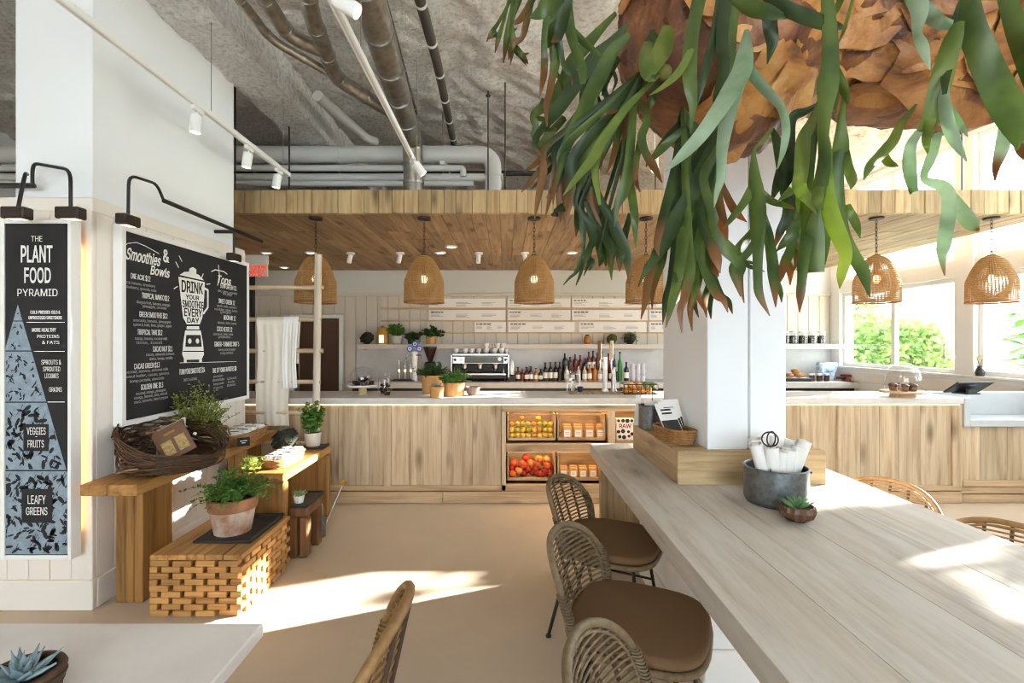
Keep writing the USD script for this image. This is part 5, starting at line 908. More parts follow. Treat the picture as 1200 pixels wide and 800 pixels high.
# ================================================================ back counter and shelves
YK, ZK = 7.5, 0.83
o = thing('drink_tower', 'white drink tower crowned with three blue and white round badges', 'beer tap', (X(486, YK), YK, ZK)); zt = Z(414, YK) - ZK
P(o, 'column', lathe([(0.0001, 0), (.05, 0), (.042, .05), (.038, .2), (.05, zt * .8), (.062, zt), (.05, zt + .03), (.0001, zt + .04)], 24), PORC, 40); BLUE = plain('badge_blue', (60, 104, 196), .35)
for a, b in ((480.5, 408.5), (486.5, 403), (491.5, 408.5)):
    c = W(a, b, YK - .05) - [X(486, YK), YK, ZK]; P(o, 'badge', move(lathe([(0.0001, -.012), (.046, -.012), (.05, 0), (.046, .012), (.0001, .012)], 22), c, rx=90), BLUE, 40); P(o, 'badge_face', move(lathe([(0.0001, 0), (.03, 0), (.03, .004), (.0001, .004)], 20), c + [0, -.012, 0], rx=90), PORC); P(o, 'badge_dot', move(lathe([(0.0001, 0), (.014, 0), (.014, .003), (.0001, .003)], 16), c + [0, -.016, 0], rx=90), BLUE)
for s in (-1, 1): P(o, 'tap', tube(fillet([(0, -.03, zt * .93), (s * .11, -.06, zt * .95), (s * .12, -.06, zt * .8)], .03), .012, 8), STEEL, True)
o = thing('grinder', 'coffee grinder with a dark funnel hopper beside the drink tower', 'coffee grinder', (X(503, YK), YK + .1, ZK)); hz = Z(424, YK) - ZK; P(o, 'body', bx(-.08, .08, -.1, .1, 0, hz, .02), BLACK); P(o, 'hopper', lathe([(0.0001, hz), (.03, hz), (.1, hz + .2), (.104, hz + .22), (.0001, hz + .22)], 22), plain('hopper_brown', (54, 36, 34), .2), 40); P(o, 'lid', lathe([(0.0001, hz + .22), (.108, hz + .22), (.108, hz + .24), (.0001, hz + .245)], 22), BLACK, 40); P(o, 'spout', bx(-.03, .03, -.16, -.1, hz * .5, hz * .62), STEEL)
g0 = None
for k, px in enumerate((466, 473, 480)):
    lab = f'tall clear glass candle cylinder on the back counter, {["left", "middle", "right"][k]} of three'; loc = (X(px, YK), YK + .1, ZK + .0165)
    if g0 is None: g0 = thing('glass_cylinder', lab, 'candle holder', loc, 0, 'glass candle cylinders'); P(g0, 'glass', lathe([(0.0001, 0), (.038, 0), (.04, .3), (.037, .3), (.036, .01), (.0001, .01)], 20), GLASS, True); P(g0, 'candle', lathe([(0.0001, .011), (.016, .011), (.016, .12), (.0001, .122)], 14), PAPER, 40); P(g0, 'flame', ball((0, 0, .14), .012, 6, 1.8), BULB, True)
    else: dup(g0, loc, 0, lab)
o = thing('dark_tray', 'dark tray under the glass cylinders on the back counter', 'tray', (0, 0, ZK)); P(o, 'base', bx(X(458, YK), X(492, YK) - .07, YK - .05, YK + .25, 0, .012, .004), SLATE); P(o, 'rim', bx(X(458, YK), X(492, YK) - .07, YK - .05, YK - .04, .012, .016, .001), SLATE)
# espresso machine
ex0, ex1 = X(530, YK), X(596, YK); ew = ex1 - ex0; o = thing('espresso_machine', 'wide chrome espresso machine with cups on its top, on the back counter', 'coffee machine', (ex0, YK - .12, ZK)); eh = Z(414, YK) - ZK
P(o, 'base', bx(.03, ew - .03, 0, .42, .04, .1, .01), BLACK); P(o, 'back_panel', bx(.02, ew - .02, .2, .44, .1, eh, .01), BLACK); P(o, 'upper_housing', bx(.0, ew, .04, .46, eh * .6, eh * .93, .02), STEEL); P(o, 'cup_tray', bx(.01, ew - .01, .05, .45, eh * .93, eh, .01), STEEL); P(o, 'drip_tray', bx(.1, ew - .04, -.05, .2, .1, .135, .006), STEEL); P(o, 'grille', bx(.12, ew - .06, -.04, .18, .135, .14, .001), BLACK)
for s in (0, 1): P(o, 'side_panel', bx(-.012 if s == 0 else ew - .012, .012 if s == 0 else ew + .012, -.02, .46, .06, eh * .97, .012), STEEL)
for k in range(3): xx = .2 + .24 * k; g = P(o, 'group_head', move(lathe([(0.0001, -.06), (.038, -.06), (.045, 0), (.0001, 0)], 20), (xx, .04, eh * .6)), STEEL, 40); P(g, 'portafilter', bar((xx, .03, eh * .6 - .07), (xx, -.12, eh * .6 - .085), .014, 8), BLACK)
for xx in (.05, ew - .05): P(o, 'knob', move(lathe([(0.0001, 0), (.022, 0), (.02, .03), (.0001, .03)], 16), (xx, .04, eh * .78), rx=90), BLACK); P(o, 'gauge', move(lathe([(0.0001, 0), (.03, 0), (.03, .008), (.0001, .008)], 18), (xx + (.09 if xx < .3 else -.09), .04, eh * .8), rx=90), PORC)
for xx in (.06, ew - .06): P(o, 'foot', bx(xx - .02, xx + .02, .05, .4, 0, .04, .004), BLACK)
for xx in (.05, ew - .08): P(o, 'steam_wand', tube(fillet([(xx, .02, eh * .62), (xx, -.05, eh * .5), (xx, -.06, eh * .25)], .04), .006, 6), STEEL, True)
P(o, 'moss_panel', bx(.2, ew - .08, .035, .04, eh * .66, eh * .88, .001), plain('machine_panel', (70, 78, 50), .3, mottle=.4, ms=30))
cp = None; cups = [(534, 0, 0), (539, 1, 0), (545, 0, 0), (553, 0, 0), (561, 0, 0), (570, 0, 0), (570, 0, 1), (575, 1, 0), (580, 0, 0), (583, 0, 1), (588, 0, 0), (590, 0, 1), (593, 1, 0)]
for k, (px, bk, lv) in enumerate(cups):
    loc = (X(px, YK), YK + .06 + .14 * bk, ZK + eh + .001 + .078 * lv); lab = f'white cup on the espresso machine, {"upper" if lv else ("lower back" if bk else "lower front")} row, {ORD[sum(1 for c_ in cups[:k] if (c_[1] and not c_[2], c_[2]) == (bk and not lv, lv))]} from the left'
    if cp is None:
        cp = thing('coffee_cup', lab, 'cup', loc, 0, 'cups on the lower row of the espresso machine'); P(cp, 'cup', lathe([(0.0001, .004), (.024, 0), (.04, .04), (.043, .078), (.039, .078), (.035, .04), (.02, .01), (.0001, .01)], 20), PORC, 40); P(cp, 'handle', tube(smoothpath([(.04, 0, .06), (.062, 0, .055), (.06, 0, .03), (.037, 0, .025)], 4), .005, 6), PORC, True)
    else: dup(cp, loc, 60 * k, lab, f'cups on the {"upper" if lv else "lower"} row of the espresso machine')
o = thing('water_dispenser', 'white bottle on a black base right of the espresso machine', 'bottle', (X(600, YK), YK, ZK)); P(o, 'base', bx(-.05, .05, -.06, .06, 0, .1, .01), BLACK); P(o, 'bottle', lathe([(0.0001, .1), (.035, .1), (.04, .2), (.026, .3), (.012, .32), (.0001, .325)], 20), PORC, 40)
# bottles
def bottle(label, loc, h, r, m, lm, kind, grp=None):
    o = thing('bottle', label, 'bottle', loc, 0, grp)
    P(o, 'body', lathe([(0.0001, .003), (r * .95, 0), (r, .008), (r, h * .58), (r * .8, h * .68), (r * .36, h * .76), (r * .34, h * .95), (r * .42, h * .955), (r * .42, h * .985), (0.0001, h * .985)], 18), m, 40)
    P(o, 'cap', lathe([(0.0001, h * .94), (r * .44, h * .94), (r * .44, h), (0.0001, h)], 14), BLACK, 40)
    if lm: P(o, 'label', lathe([(r * 1.012, h * .16), (r * 1.02, h * .17), (r * 1.02, h * .46), (r * 1.012, h * .47)], 18), lm, 40)
    return o
BM = {'dark': plain('bottle_dark', (26, 20, 18), .15), 'brown': plain('bottle_brown', (88, 44, 26), .15), 'clear': plain('bottle_clear', (196, 186, 170), .12), 'red': plain('bottle_red', (104, 30, 28), .15), 'green': plain('bottle_green', (44, 122, 52), .15), 'amber': plain('bottle_amber', (176, 110, 52), .15), 'blue': plain('bottle_navy', (30, 34, 52), .15)}
ordn = ['first', 'second', 'third', 'fourth', 'fifth', 'sixth', 'seventh', 'eighth', 'ninth', 'tenth', 'eleventh', 'twelfth']
cnt = {}; bp0 = {}
rows_b = [(607, 430, 'brown', 'short', 1, 0), (612, 433, 'red', 'short', 0, 0), (617, 430, 'brown', 'short', 1, 0), (622, 429, 'brown', 'short', 1, 0), (628, 431, 'amber', 'short', 1, 0), (633.5, 432, 'dark', 'short', 1, 0),
          (639, 424.5, 'dark', 'tall', 1, 0), (645, 424, 'dark', 'tall', 1, 0), (651, 424, 'dark', 'tall', 1, 0), (656, 424, 'dark', 'tall', 0, 0), (662, 414, 'dark', 'raised', 0, 1), (668, 418, 'brown', 'raised', 0, 1), (674, 415, 'red', 'raised', 0, 1), (680, 416, 'red', 'raised', 0, 1), (686, 420, 'blue', 'raised', 0, 1),
          (690, 412, 'red', 'raised', 1, 1), (695, 411, 'brown', 'raised', 1, 1), (700, 413, 'brown', 'raised', 0, 1), (705, 412, 'amber', 'raised', 1, 1), (713, 414, 'red', 'raised', 0, 1), (719, 415, 'dark', 'raised', 0, 1),
          (664, 427, 'clear', 'tall', 1, 0), (671, 430, 'red', 'tall', 1, 0), (678, 428, 'clear', 'tall', 0, 0), (685, 428, 'clear', 'tall', 1, 0), (691, 427, 'amber', 'tall', 1, 0), (697, 427, 'amber', 'tall', 0, 0), (703, 428, 'clear', 'tall', 1, 0), (710, 426, 'brown', 'tall', 0, 0), (716, 427, 'red', 'tall', 1, 0),
          (726.5, 412, 'green', 'very tall', 0, 0), (734, 424, 'blue', 'tall', 1, 0)]
for px, pyt, col, ht, lbl, back in rows_b:
    y = 7.66 if back else 7.48; zb_ = ZK + (.141 if back else 0); h = Z(pyt, y) - zb_; h = max(h, .16); key = (col, ht, lbl); k = cnt[(col, ht, lbl)] = cnt.get((col, ht, lbl), 0) + 1
    many = sum(1 for r_ in rows_b if (r_[2], r_[3], r_[4]) == key) > 1
    lab = f'{ht if ht != "raised" else "back-row"} {col} {"labelled" if lbl else "unlabelled"} bottle on the back counter' + (f', {ordn[k - 1]} such from the left' if many else '')
    if key in bp0: dup(bp0[key][0], (X(px, y), y, zb_), 30 * k, lab, None, (1, 1, h / bp0[key][1]))
    else: bp0[key] = (bottle(lab, (X(px, y), y, zb_), h, .036 if ht != 'raised' else .038, BM[col], PAPER if lbl else None, ht), h)
o = thing('bottle_step', 'narrow raised step carrying the back row of bottles', 'shelf', (0, 0, ZK)); P(o, 'tread', bx(X(657, 7.66), X(724, 7.66), 7.61, 7.72, .12, .14, .003), BLACK); P(o, 'riser', bx(X(657, 7.66), X(724, 7.66), 7.70, 7.72, 0, .12, .003), BLACK)
tc_ = None
for k in range(9):
    i, j = k % 3, k // 3; loc = (X(741.5 + 6 * i, 7.5), 7.5, ZK + .001 + .091 * j); lab = f'white paper cup in the stacked block on the back counter, {["bottom", "middle", "top"][j]} layer {["left", "centre", "right"][i]}'
    if tc_ is None: tc_ = thing('paper_cup', lab, 'cup', loc, 0, 'stacked white cups'); P(tc_, 'cup', lathe([(0.0001, 0), (.03, 0), (.037, .086), (.033, .086), (.027, .006), (.0001, .005)], 18), LILAC, 40); P(tc_, 'rim', ring((0, 0, .086), .036, .003, 18, 5), LILAC, True)
    else: dup(tc_, loc, 0, lab)
# shelf plants and pots
YS, ZS = 7.74, Z(403, 7.65) + .001
def sp(px): return (X(px, YS), YS, ZS)
def mossball(o, r, m, z0=0, amp=.5, sq=1.): v, f = lathe([(max(1e-4, r * math.sin(t)), r * sq - r * sq * math.cos(t)) for t in np.linspace(0, PI, 12)], 22); P(o, 'moss', (v + amp * r * (meshkit.noise(v / r * 3.4, 5) - .5)[:, None] + [0, 0, z0], f), m)
o = thing('moss_ball', 'dark mossy ball at the left end of the wall shelf', 'plant', sp(430)); mossball(o, .095, MOSSD); P(o, 'stand', lathe([(0.0001, 0), (.05, 0), (.05, .012), (.0001, .012)], 18), BLACK)
o = thing('amber_lantern', 'amber ceramic jar with a glowing square front on the wall shelf', 'jar', sp(448.5)); P(o, 'jar', lathe([(0.0001, 0), (.088, 0), (.092, .02), (.092, .18), (.075, .25), (.03, .275), (.0001, .277)], 26), AMBER, 40); P(o, 'window', bx(-.036, .036, -.095, -.085, .02, .14, .004), glow('lantern_glow', (1, .72, .3), 2.2)); P(o, 'lid', lathe([(0.0001, .272), (.03, .272), (.022, .3), (.0001, .302)], 16), AMBER, 40)
for nm, lab, px, R, h, fh, fr, m, sd in (('shelf_plant', 'bushy trailing plant in a pale pot, left of two on the wall shelf', 465, .085, .13, .3, .19, LEAF3, 51), ('shelf_plant', 'small dark plant between the two trailing plants on the wall shelf', 482, .06, .09, .12, .1, LEAF2, 52), ('shelf_plant', 'bushy trailing plant in a tan pot, right of two on the wall shelf', 505, .085, .12, .26, .2, LEAF2, 53)):
    o = thing(nm, lab, 'potted plant', sp(px)); pot(o, R, h, {51: PALEPOT, 52: SLATE, 53: CLAY}[sd], .85, .15, 1.02); plant(o, sd, 40, fh, fr, h * .85, m, leaf=(.055, .024), per=11, droop=.6)
o = thing('gourd_pot', 'small orange round pot with a dark top on the right of the wall shelf', 'pot', sp(688.5)); P(o, 'pot', lathe([(0.0001, 0), (.045, 0), (.065, .05), (.055, .11), (.03, .14), (.0001, .145)], 22), plain('gourd_orange', (186, 122, 54), .6, mottle=.3, ms=16), 40); P(o, 'cap', lathe([(0.0001, .135), (.035, .13), (.03, .15), (.0001, .155)], 16), MOSSD)
o = thing('moss_ball', 'olive green moss ball in the middle right of the wall shelf', 'plant', sp(717)); mossball(o, .08, MOSS); P(o, 'stand', lathe([(0.0001, 0), (.04, 0), (.04, .012), (.0001, .012)], 18), BLACK)
o = thing('hairy_plant', 'spiky grey-green trailing plant at the right of the wall shelf', 'plant', sp(738)); mossball(o, .085, MOSSD, 0, .6); P(o, 'foliage', move(sprigs(61, 80, .2, .13, leaf=(.04, .005), per=14, droop=.8)[0], (0, -.01, .05)), leafmat('leaf_grey', (112, 118, 84), (66, 74, 50)), kind='stuff'); P(o, 'pot', lathe([(0.0001, 0), (.05, 0), (.055, .05), (.0001, .05)], 18), SLATE)
j0 = None
for k, px in enumerate((920, 929.5, 940.5, 951.5, 962.5)):
    lab = f'storage jar of dried goods on the short window shelf, {ordn[k]} from the left'; loc = (X(px, 7.7), 7.7, Z(403, 7.65) + .001)
    if j0 is None:
        j0 = thing('storage_jar', lab, 'jar', loc, 0, 'jars on the short shelf'); P(j0, 'glass', lathe([(0.0001, .002), (.058, 0), (.062, .01), (.062, .16), (.05, .175), (.05, .18)], 22), GLASS, True); P(j0, 'contents', lathe([(0.0001, .006), (.056, .006), (.056, .13), (.0001, .14)], 20), plain('dried_herbs', (66, 60, 40), .9, mottle=.5, ms=40, var=.4)); P(j0, 'lid', lathe([(0.0001, .18), (.055, .18), (.055, .205), (.0001, .208)], 20), PAPER, 40)
    else: dup(j0, loc, 40 * k, lab)
o = thing('bread_tray', 'black tray of small breads on the back counter near the window', 'tray', (0, 0, ZK)); P(o, 'base', bx(X(912, YK), X(947, YK), YK - .1, YK + .2, 0, .05, .01), BLACK); P(o, 'liner', bx(X(914, YK), X(945, YK), YK - .08, YK + .18, .05, .053, .001), PAPER)
BREAD = plain('bread_crust', (186, 130, 74), .7, mottle=.35, ms=24); r0 = None
for k, (px, dy, z) in enumerate(((924, -.03, .054), (930, .06, .054), (935, -.03, .054), (941, .04, .054), (933, .02, .12))):
    loc = (X(px, YK), YK + dy, ZK + z); lab = f'small round bread roll on the black tray near the window, {ordn[k]} from the left' if k < 4 else 'bread roll on top of the pile on the black tray near the window'
    if r0 is None: r0 = thing('bread_roll', lab, 'bread', loc, 0, 'bread rolls'); v, f = ball((0, 0, .036), .06, 9, .62); P(r0, 'crust', (v, f), BREAD, True); P(r0, 'score', bx(-.03, .03, -.004, .004, .066, .075, .002), PAPER)
    else: dup(r0, loc, 50 * k, lab)
s0 = None
for k in range(6):
    loc = (X(950.5 + 4.4 * k, YK - .05), YK - .05 + .05 * (k % 2), ZK); lab = f'little dark spice jar in front of the white bag, {ordn[k]} from the left'
    if s0 is None: s0 = thing('spice_jar', lab, 'jar', loc, 0, 'dark spice jars'); P(s0, 'jar', lathe([(0.0001, 0), (.026, 0), (.027, .08), (.022, .095), (.0001, .095)], 14), plain('spice_dark', (70, 44, 36), .3), 40); P(s0, 'lid', lathe([(0.0001, .095), (.024, .095), (.024, .12), (.0001, .121)], 14), PAPER, 40)
    else: dup(s0, loc, 0, lab)
o = thing('paper_bag', 'crumpled white and blue paper bag standing by the window corner', 'bag', (X(975, YK), YK + .12, ZK)); v, f = bx(-.12, .12, -.05, .05, 0, .28, .02); m = trimesh.Trimesh(v, f).subdivide().subdivide().subdivide(); v = np.array(m.vertices); v[:, :2] *= (0.7 + 1.3 * v[:, 2:] / .28 * .5); v += .03 * (meshkit.noise(v * 22, 2) - .5)[:, None]; P(o, 'bag', (v, m.faces), plain('bag_white_blue', (224, 232, 242), .7, c2=(150, 180, 216), mottle=.3, ms=9)); P(o, 'tie', ring((0, 0, .14), .115, .004, 20, 5, 1, .5), WICK, True)
o = thing('red_packets', 'heap of dark red packets on the back counter under the window', 'package', (X(993, YK), YK, ZK)); q = np.random.default_rng(3)
for k in range(6): P(o, 'packet', move(cb((0, 0, .02), (.12, .08, .035), .008), (.05 * q.normal(), .03 * q.normal(), .033 * (k // 2)), rz=q.uniform(0, 180)), plain(f'packet_red_{k}', [(116, 30, 34), (140, 44, 40), (84, 30, 36)][k % 3], .5))
o = thing('board_stack', 'pale cutting boards stacked at the right end of the back counter', 'board', (X(1004, YK) + .14, YK - .1, ZK))
for k in range(2): P(o, 'board', bx(-.15 + .02 * k, .1, -.1, .1, .019 * k, .019 * k + .018, .004), OAKX if k else MARBLE)
# ================================================================ ceiling: track lights, ducts, pipes
def Wz(px, py, z): y = (z - EYE) * F / (CY - py); return np.array([X(px, y), y, z])
def track(label, x, y0, y1, z, wires):
    o = thing('light_track', label, 'light track', (0, 0, 0)); P(o, 'rail', bx(x - .018, x + .018, y0, y1, z - .017, z + .017, .003), WHITE); P(o, 'conductor_slot', bx(x - .006, x + .006, y0 + .02, y1 - .02, z - .0185, z - .016, .0005), GREYW)
    for y in wires: P(o, 'suspension_wire', bar((x, y, z + .017), (x, y, 3.95), .0025, 5), STEEL)
    for y in (y0, y1): P(o, 'end_cap', bx(x - .019, x + .019, y - .006, y + .006, z - .018, z + .018, .003), WHITE)
track('left white lighting track hanging in front of the white pier', -1.95, 1.0, 4.3, 2.95, (1.9, 3.17, 4.2)); track('middle white lighting track hanging under the metal ducts', -.785, 1.0, 4.32, 3.0, (2.6, 4.25))
sp1 = None
for lab, x, y, z, rz, tl in (('white track spotlight on the left track, nearest', -1.95, 3.03, 2.933, 0, 6), ('white track spotlight on the left track, middle', -1.95, 3.64, 2.933, 0, 8), ('white track spotlight at the far end of the left track', -1.95, 4.12, 2.933, 0, 10), ('white track spotlight at the far end of the middle track, tilted', -.785, 4.0, 2.983, 200, 40), ('white track spotlight shining at the near end of the middle track, at the top edge', -.785, 2.1, 2.983, 180, 58)):
    if sp1 is None:
        sp1 = thing('track_spotlight', lab, 'spotlight', (x, y, z), rz, 'track spotlights', tilt=(0, tl, 0)); P(sp1, 'adapter', bx(-.014, .014, -.05, .05, -.03, 0, .004), WHITE); P(sp1, 'stem', bar((0, 0, -.025), (0, 0, -.06), .008, 8), WHITE); P(sp1, 'lamp_head', lathe([(0.0001, -.05), (.032, -.05), (.034, -.055), (.034, -.16), (.03, -.16), (.028, -.15)], 20), WHITE, 40); P(sp1, 'lens', lathe([(0.0001, -.152), (.0285, -.152), (.0285, -.148), (.0001, -.148)], 18), DOWN)
    else: dup(sp1, (x, y, z), rz, lab, None, None, (0, tl, 0))
def duct(name, label, pts, r, m, cat='duct', sides=18, bands=0, elbow=0.12, bm=None):
    o = thing(name, label, cat); p = fillet(pts, elbow, 7); P(o, 'run', tube(p, r, sides), m, 40)
    if bands:
        seg = np.linalg.norm(np.diff(p, axis=0), axis=1); cum = np.r_[0, np.cumsum(seg)]
        for s in np.arange(bands * .6, cum[-1], bands):
            i = min(len(seg) - 1, int(np.searchsorted(cum, s) - 1)); t = (s - cum[i]) / seg[i]; c = p[i] + (p[i + 1] - p[i]) * t; d = (p[i + 1] - p[i]) / seg[i]
            P(o, 'joint_band', tube([c - d * .012, c + d * .012], r * 1.07, sides), bm or STEEL, 40)
    return o
ya_ = Wz(483, 165, 3.5)
duct('round_duct', 'thickest foil-wrapped round duct running back and dropping behind the canopy board', [Wz(418, -60, 3.5), Wz(433, 0, 3.5), ya_, ya_ + [0.01, 0.06, -.67]], .1, DUCT, bands=.42)
duct('branch_duct', 'bent foil duct joining the thickest duct below the middle track', [Wz(355, -30, 3.5), Wz(366, 20, 3.5), Wz(394, 92, 3.5), Wz(450, 127, 3.5), Wz(472, 137, 3.52)], .055, DUCT, bands=.3)
duct('branch_duct', 'foil branch duct at the top joining the bent duct from the left', [Wz(296, -25, 3.5), Wz(338, 42, 3.5), Wz(385, 62, 3.5)], .05, DUCT, bands=.28)
duct('branch_duct', 'thinnest foil branch duct farthest left under the ceiling', [Wz(262, -25, 3.5), Wz(318, 47, 3.5), Wz(384, 84, 3.5)], .03, DUCT, bands=.3)
duct('conduit', 'thin dark conduit just right of the thickest duct', [Wz(442, -30, 3.55), Wz(487, 132, 3.55)], .02, PIPED, 'pipe', bands=.6)
duct('conduit', 'dark grey pipe with pale joints right of the ducts', [Wz(484, -30, 3.6), Wz(512, 72, 3.6), Wz(532, 168, 3.6)], .036, PIPED, 'pipe', bands=.4, bm=PIPEW)
duct('capped_pipe', 'short open-ended white pipe under the ceiling left of the ducts', [Wz(372, 112, 3.7), Wz(430, 163, 3.7), Wz(440, 166, 3.72)], .05, PIPEW, 'pipe')
YP = 5.1
def hp(name, label, py, px1, r, m=PIPEW, down=None, y=YP, x0=-5.9):
    pts = [(x0, y, Z(py, y)), (X(px1, y), y, Z(py, y))]
    if down: pts.append((X(px1, y), y, Z(down, y)))
    return duct(name, label, pts, r, m, 'pipe', 18, .9, .16, m)
hp('white_pipe', 'thickest white pipe running level above the canopy and turning down at its end', 181, 578, .088, down=226)
hp('white_pipe', 'thin white pipe just under the thickest one', 197, 543, .033, down=207, y=5.05)
hp('white_pipe', 'middle white pipe low above the canopy, ending past the elbow', 208, 590, .042, y=5.1)
hp('white_pipe', 'lowest white pipe just above the canopy edge', 215, 555, .03, y=5.0)
hp('dark_beam', 'dark pipe in the shadow behind the white pipes', 203, 640, .03, PIPED, y=5.6)
o = thing('pipe_hanger', 'clamp hanger with braces on the white pipes', 'hanger'); P(o, 'rod', bar((X(519, 5.12), 5.12, Z(215, 5.12)), (X(519, 5.12), 5.12, 3.95), .008, 6), STEEL); P(o, 'brace', bar((X(519, 5.12), 5.12, Z(177, 5.12)), (X(527, 5.12), 5.12, Z(203, 5.12)), .008, 6), PIPEW); P(o, 'clamp', tube([(X(516, 5.12), 5.115, Z(192, 5.12)), (X(522, 5.12), 5.115, Z(192, 5.12))], .05, 14), PIPEW)
for k, (px, lab) in enumerate(((572, 'vertical threaded rod before the pipe elbow'), (339, 'vertical threaded rod left over the canopy'))): y = 4.7; o = thing('hanging_rod', lab, 'rod', (X(px, y), y, 0)); P(o, 'rod', bar((0, 0, CZ1), (0, 0, 3.95), .008, 6), PIPED); P(o, 'washer', lathe([(0.0001, 3.86), (.025, 3.86), (.025, 3.87), (.0001, 3.87)], 12), PIPED)
o = thing('ceiling_spot', 'small glowing spotlight high behind the fern fronds', 'spotlight', (X(767, 4.9), 4.9, Z(201, 4.9))); P(o, 'lamp_head', lathe([(0.0001, .03), (.04, .03), (.04, 0.15), (.0001, .15)], 16), WHITE, 40); P(o, 'lens', ball((0, 0, .02), .035, 8), BULB, True); P(o, 'stem', bar((0, 0, .15), (0, 0, 3.95 - Z(201, 4.9)), .008, 6), WHITE)
# ================================================================ hanging staghorn fern
st = thing('staghorn_fern', 'huge hanging staghorn fern with brown papery shields and forked green fronds', 'plant')
FROND = leafmat('staghorn_frond', (106, 122, 54), (56, 78, 36), 0.4, 0.4, 'brown', 9.0)
FRONDS = leafmat('staghorn_silver', (172, 186, 158), (120, 144, 104), 0.35, 0.45, 'brown', 9.0)
FRONDY = leafmat('staghorn_young', (134, 146, 66), (94, 114, 48), 0.45, 0.4, 'brown', 9.0)
FRONDD = leafmat('staghorn_dark', (68, 86, 44), (38, 54, 28), 0.35, 0.4, 'brown', 9.0)
SHIELD = [usdkit.material(stage, LK + f'shield_{k}', {'tc': ('texture_coordinate', {}), 'n': ('noise_texture', {'scale': 7.0, 'detail': 7.0, 'roughness': .62, 'distortion': 1.2}), 'r': ('rgb_ramp', {'ramp': [(.28, s2l(a)), (.48, s2l(b)), (.7, s2l(c))]}), 'n2': ('noise_texture', {'scale': 30.0, 'detail': 5.0}), 'b': ('bump', {'strength': .7, 'distance': .012}), 'p': ('principled_bsdf', {'roughness': .5})},
    [('tc.object', 'n.vector'), ('tc.object', 'n2.vector'), ('n.fac', 'r.fac'), ('r.color', 'p.base_color'), ('n2.fac', 'b.height'), ('b.normal', 'p.normal')], surface='p.BSDF') for k, (a, b, c) in enumerate((((64, 36, 20), (140, 88, 44), (178, 124, 68)), ((84, 48, 24), (168, 108, 52), (198, 148, 86)), ((48, 28, 18), (104, 60, 34), (160, 104, 60)), ((96, 58, 28), (184, 124, 60), (206, 150, 84))))]
lumps = [(W(848, 28, 1.42), np.array([.295, .27, .375])), (W(965, -5, 1.45), np.array([.33, .27, .33])), (W(1100, -40, 1.40), np.array([.47, .30, .445])), (W(1260, -20, 1.4), np.array([.33, .28, .36]))]
for k, (c, r) in enumerate(lumps):
    v, f = lathe([(max(1e-4, math.sin(t)), -math.cos(t)) for t in np.linspace(0, PI, 46)], 90); d = v.copy(); n_ = meshkit.noise(d * [2.2, 2.2, 5.0] + k * 9, 40) ; n2 = meshkit.noise(d * [5, 5, 13.0] + k * 5, 44); rid = 1 - np.abs(2 * n2 - 1)
    v = c + d * r * (0.90 + .12 * n_ + .09 * rid)[:, None]; P(st, 'root_mass', (v, f), SHIELD[2], 30)
qs = np.random.default_rng(5)
def shield(c, r, dirn, size, lift, mi, seed):
    dirn = dirn / np.linalg.norm(dirn); u = np.cross(dirn, [.1, .2, 1.0]); u /= np.linalg.norm(u); w = np.cross(dirn, u); V, Fq = [], []; na, nr_ = 34, 9
    ph = qs.uniform(0, 6, 4)
    for i in range(nr_):
        for j in range(na):
            a = 2 * PI * j / na; t = i / (nr_ - 1); ragged = 1 + .16 * math.sin(3 * a + ph[0]) + .09 * math.sin(7 * a + ph[1]) + .05 * math.sin(13 * a + ph[2]); s = size * t * ragged
            d = dirn + (u * math.cos(a) * 1.35 + w * math.sin(a)) * s; d /= np.linalg.norm(d)
            h = 1.0 + lift * (0.25 + t ** 2.2 * (0.8 + .5 * math.sin(2 * a + ph[3]))) + .018 * math.sin(9 * a * (1 if t > .3 else 0) + ph[1]) * t + .03 * (meshkit.noise(d * 6 + seed, 3) - .5)
            V.append(c + d * r * h)
    for i in range(nr_ - 1):
        for j in range(na): k = (j + 1) % na; Fq.append([i * na + j, (i + 1) * na + j, (i + 1) * na + k, i * na + k])
    V = np.array(V); Fq = np.array(Fq); m = MB(); m.add((V, Fq)); m.add((V + (c - V) / np.linalg.norm(c - V, axis=1, keepdims=True) * .004, Fq[:, ::-1])); P(st, 'shield_frond', m, SHIELD[mi], 50)
sid = 0
for li, n in ((0, 12), (1, 9), (2, 17), (3, 6)):
    c, r = lumps[li]
    for k in range(n):
        az = qs.uniform(-1.25, 1.25); el = qs.uniform(-1.35, .75); dirn = np.array([math.sin(az) * math.cos(el), -math.cos(az) * math.cos(el), math.sin(el)])
        shield(c, r, dirn, qs.uniform(.32, .6), qs.uniform(.03, .09), int(qs.choice(4, p=[.3, .3, .2, .2])), sid * 3.1); sid += 1
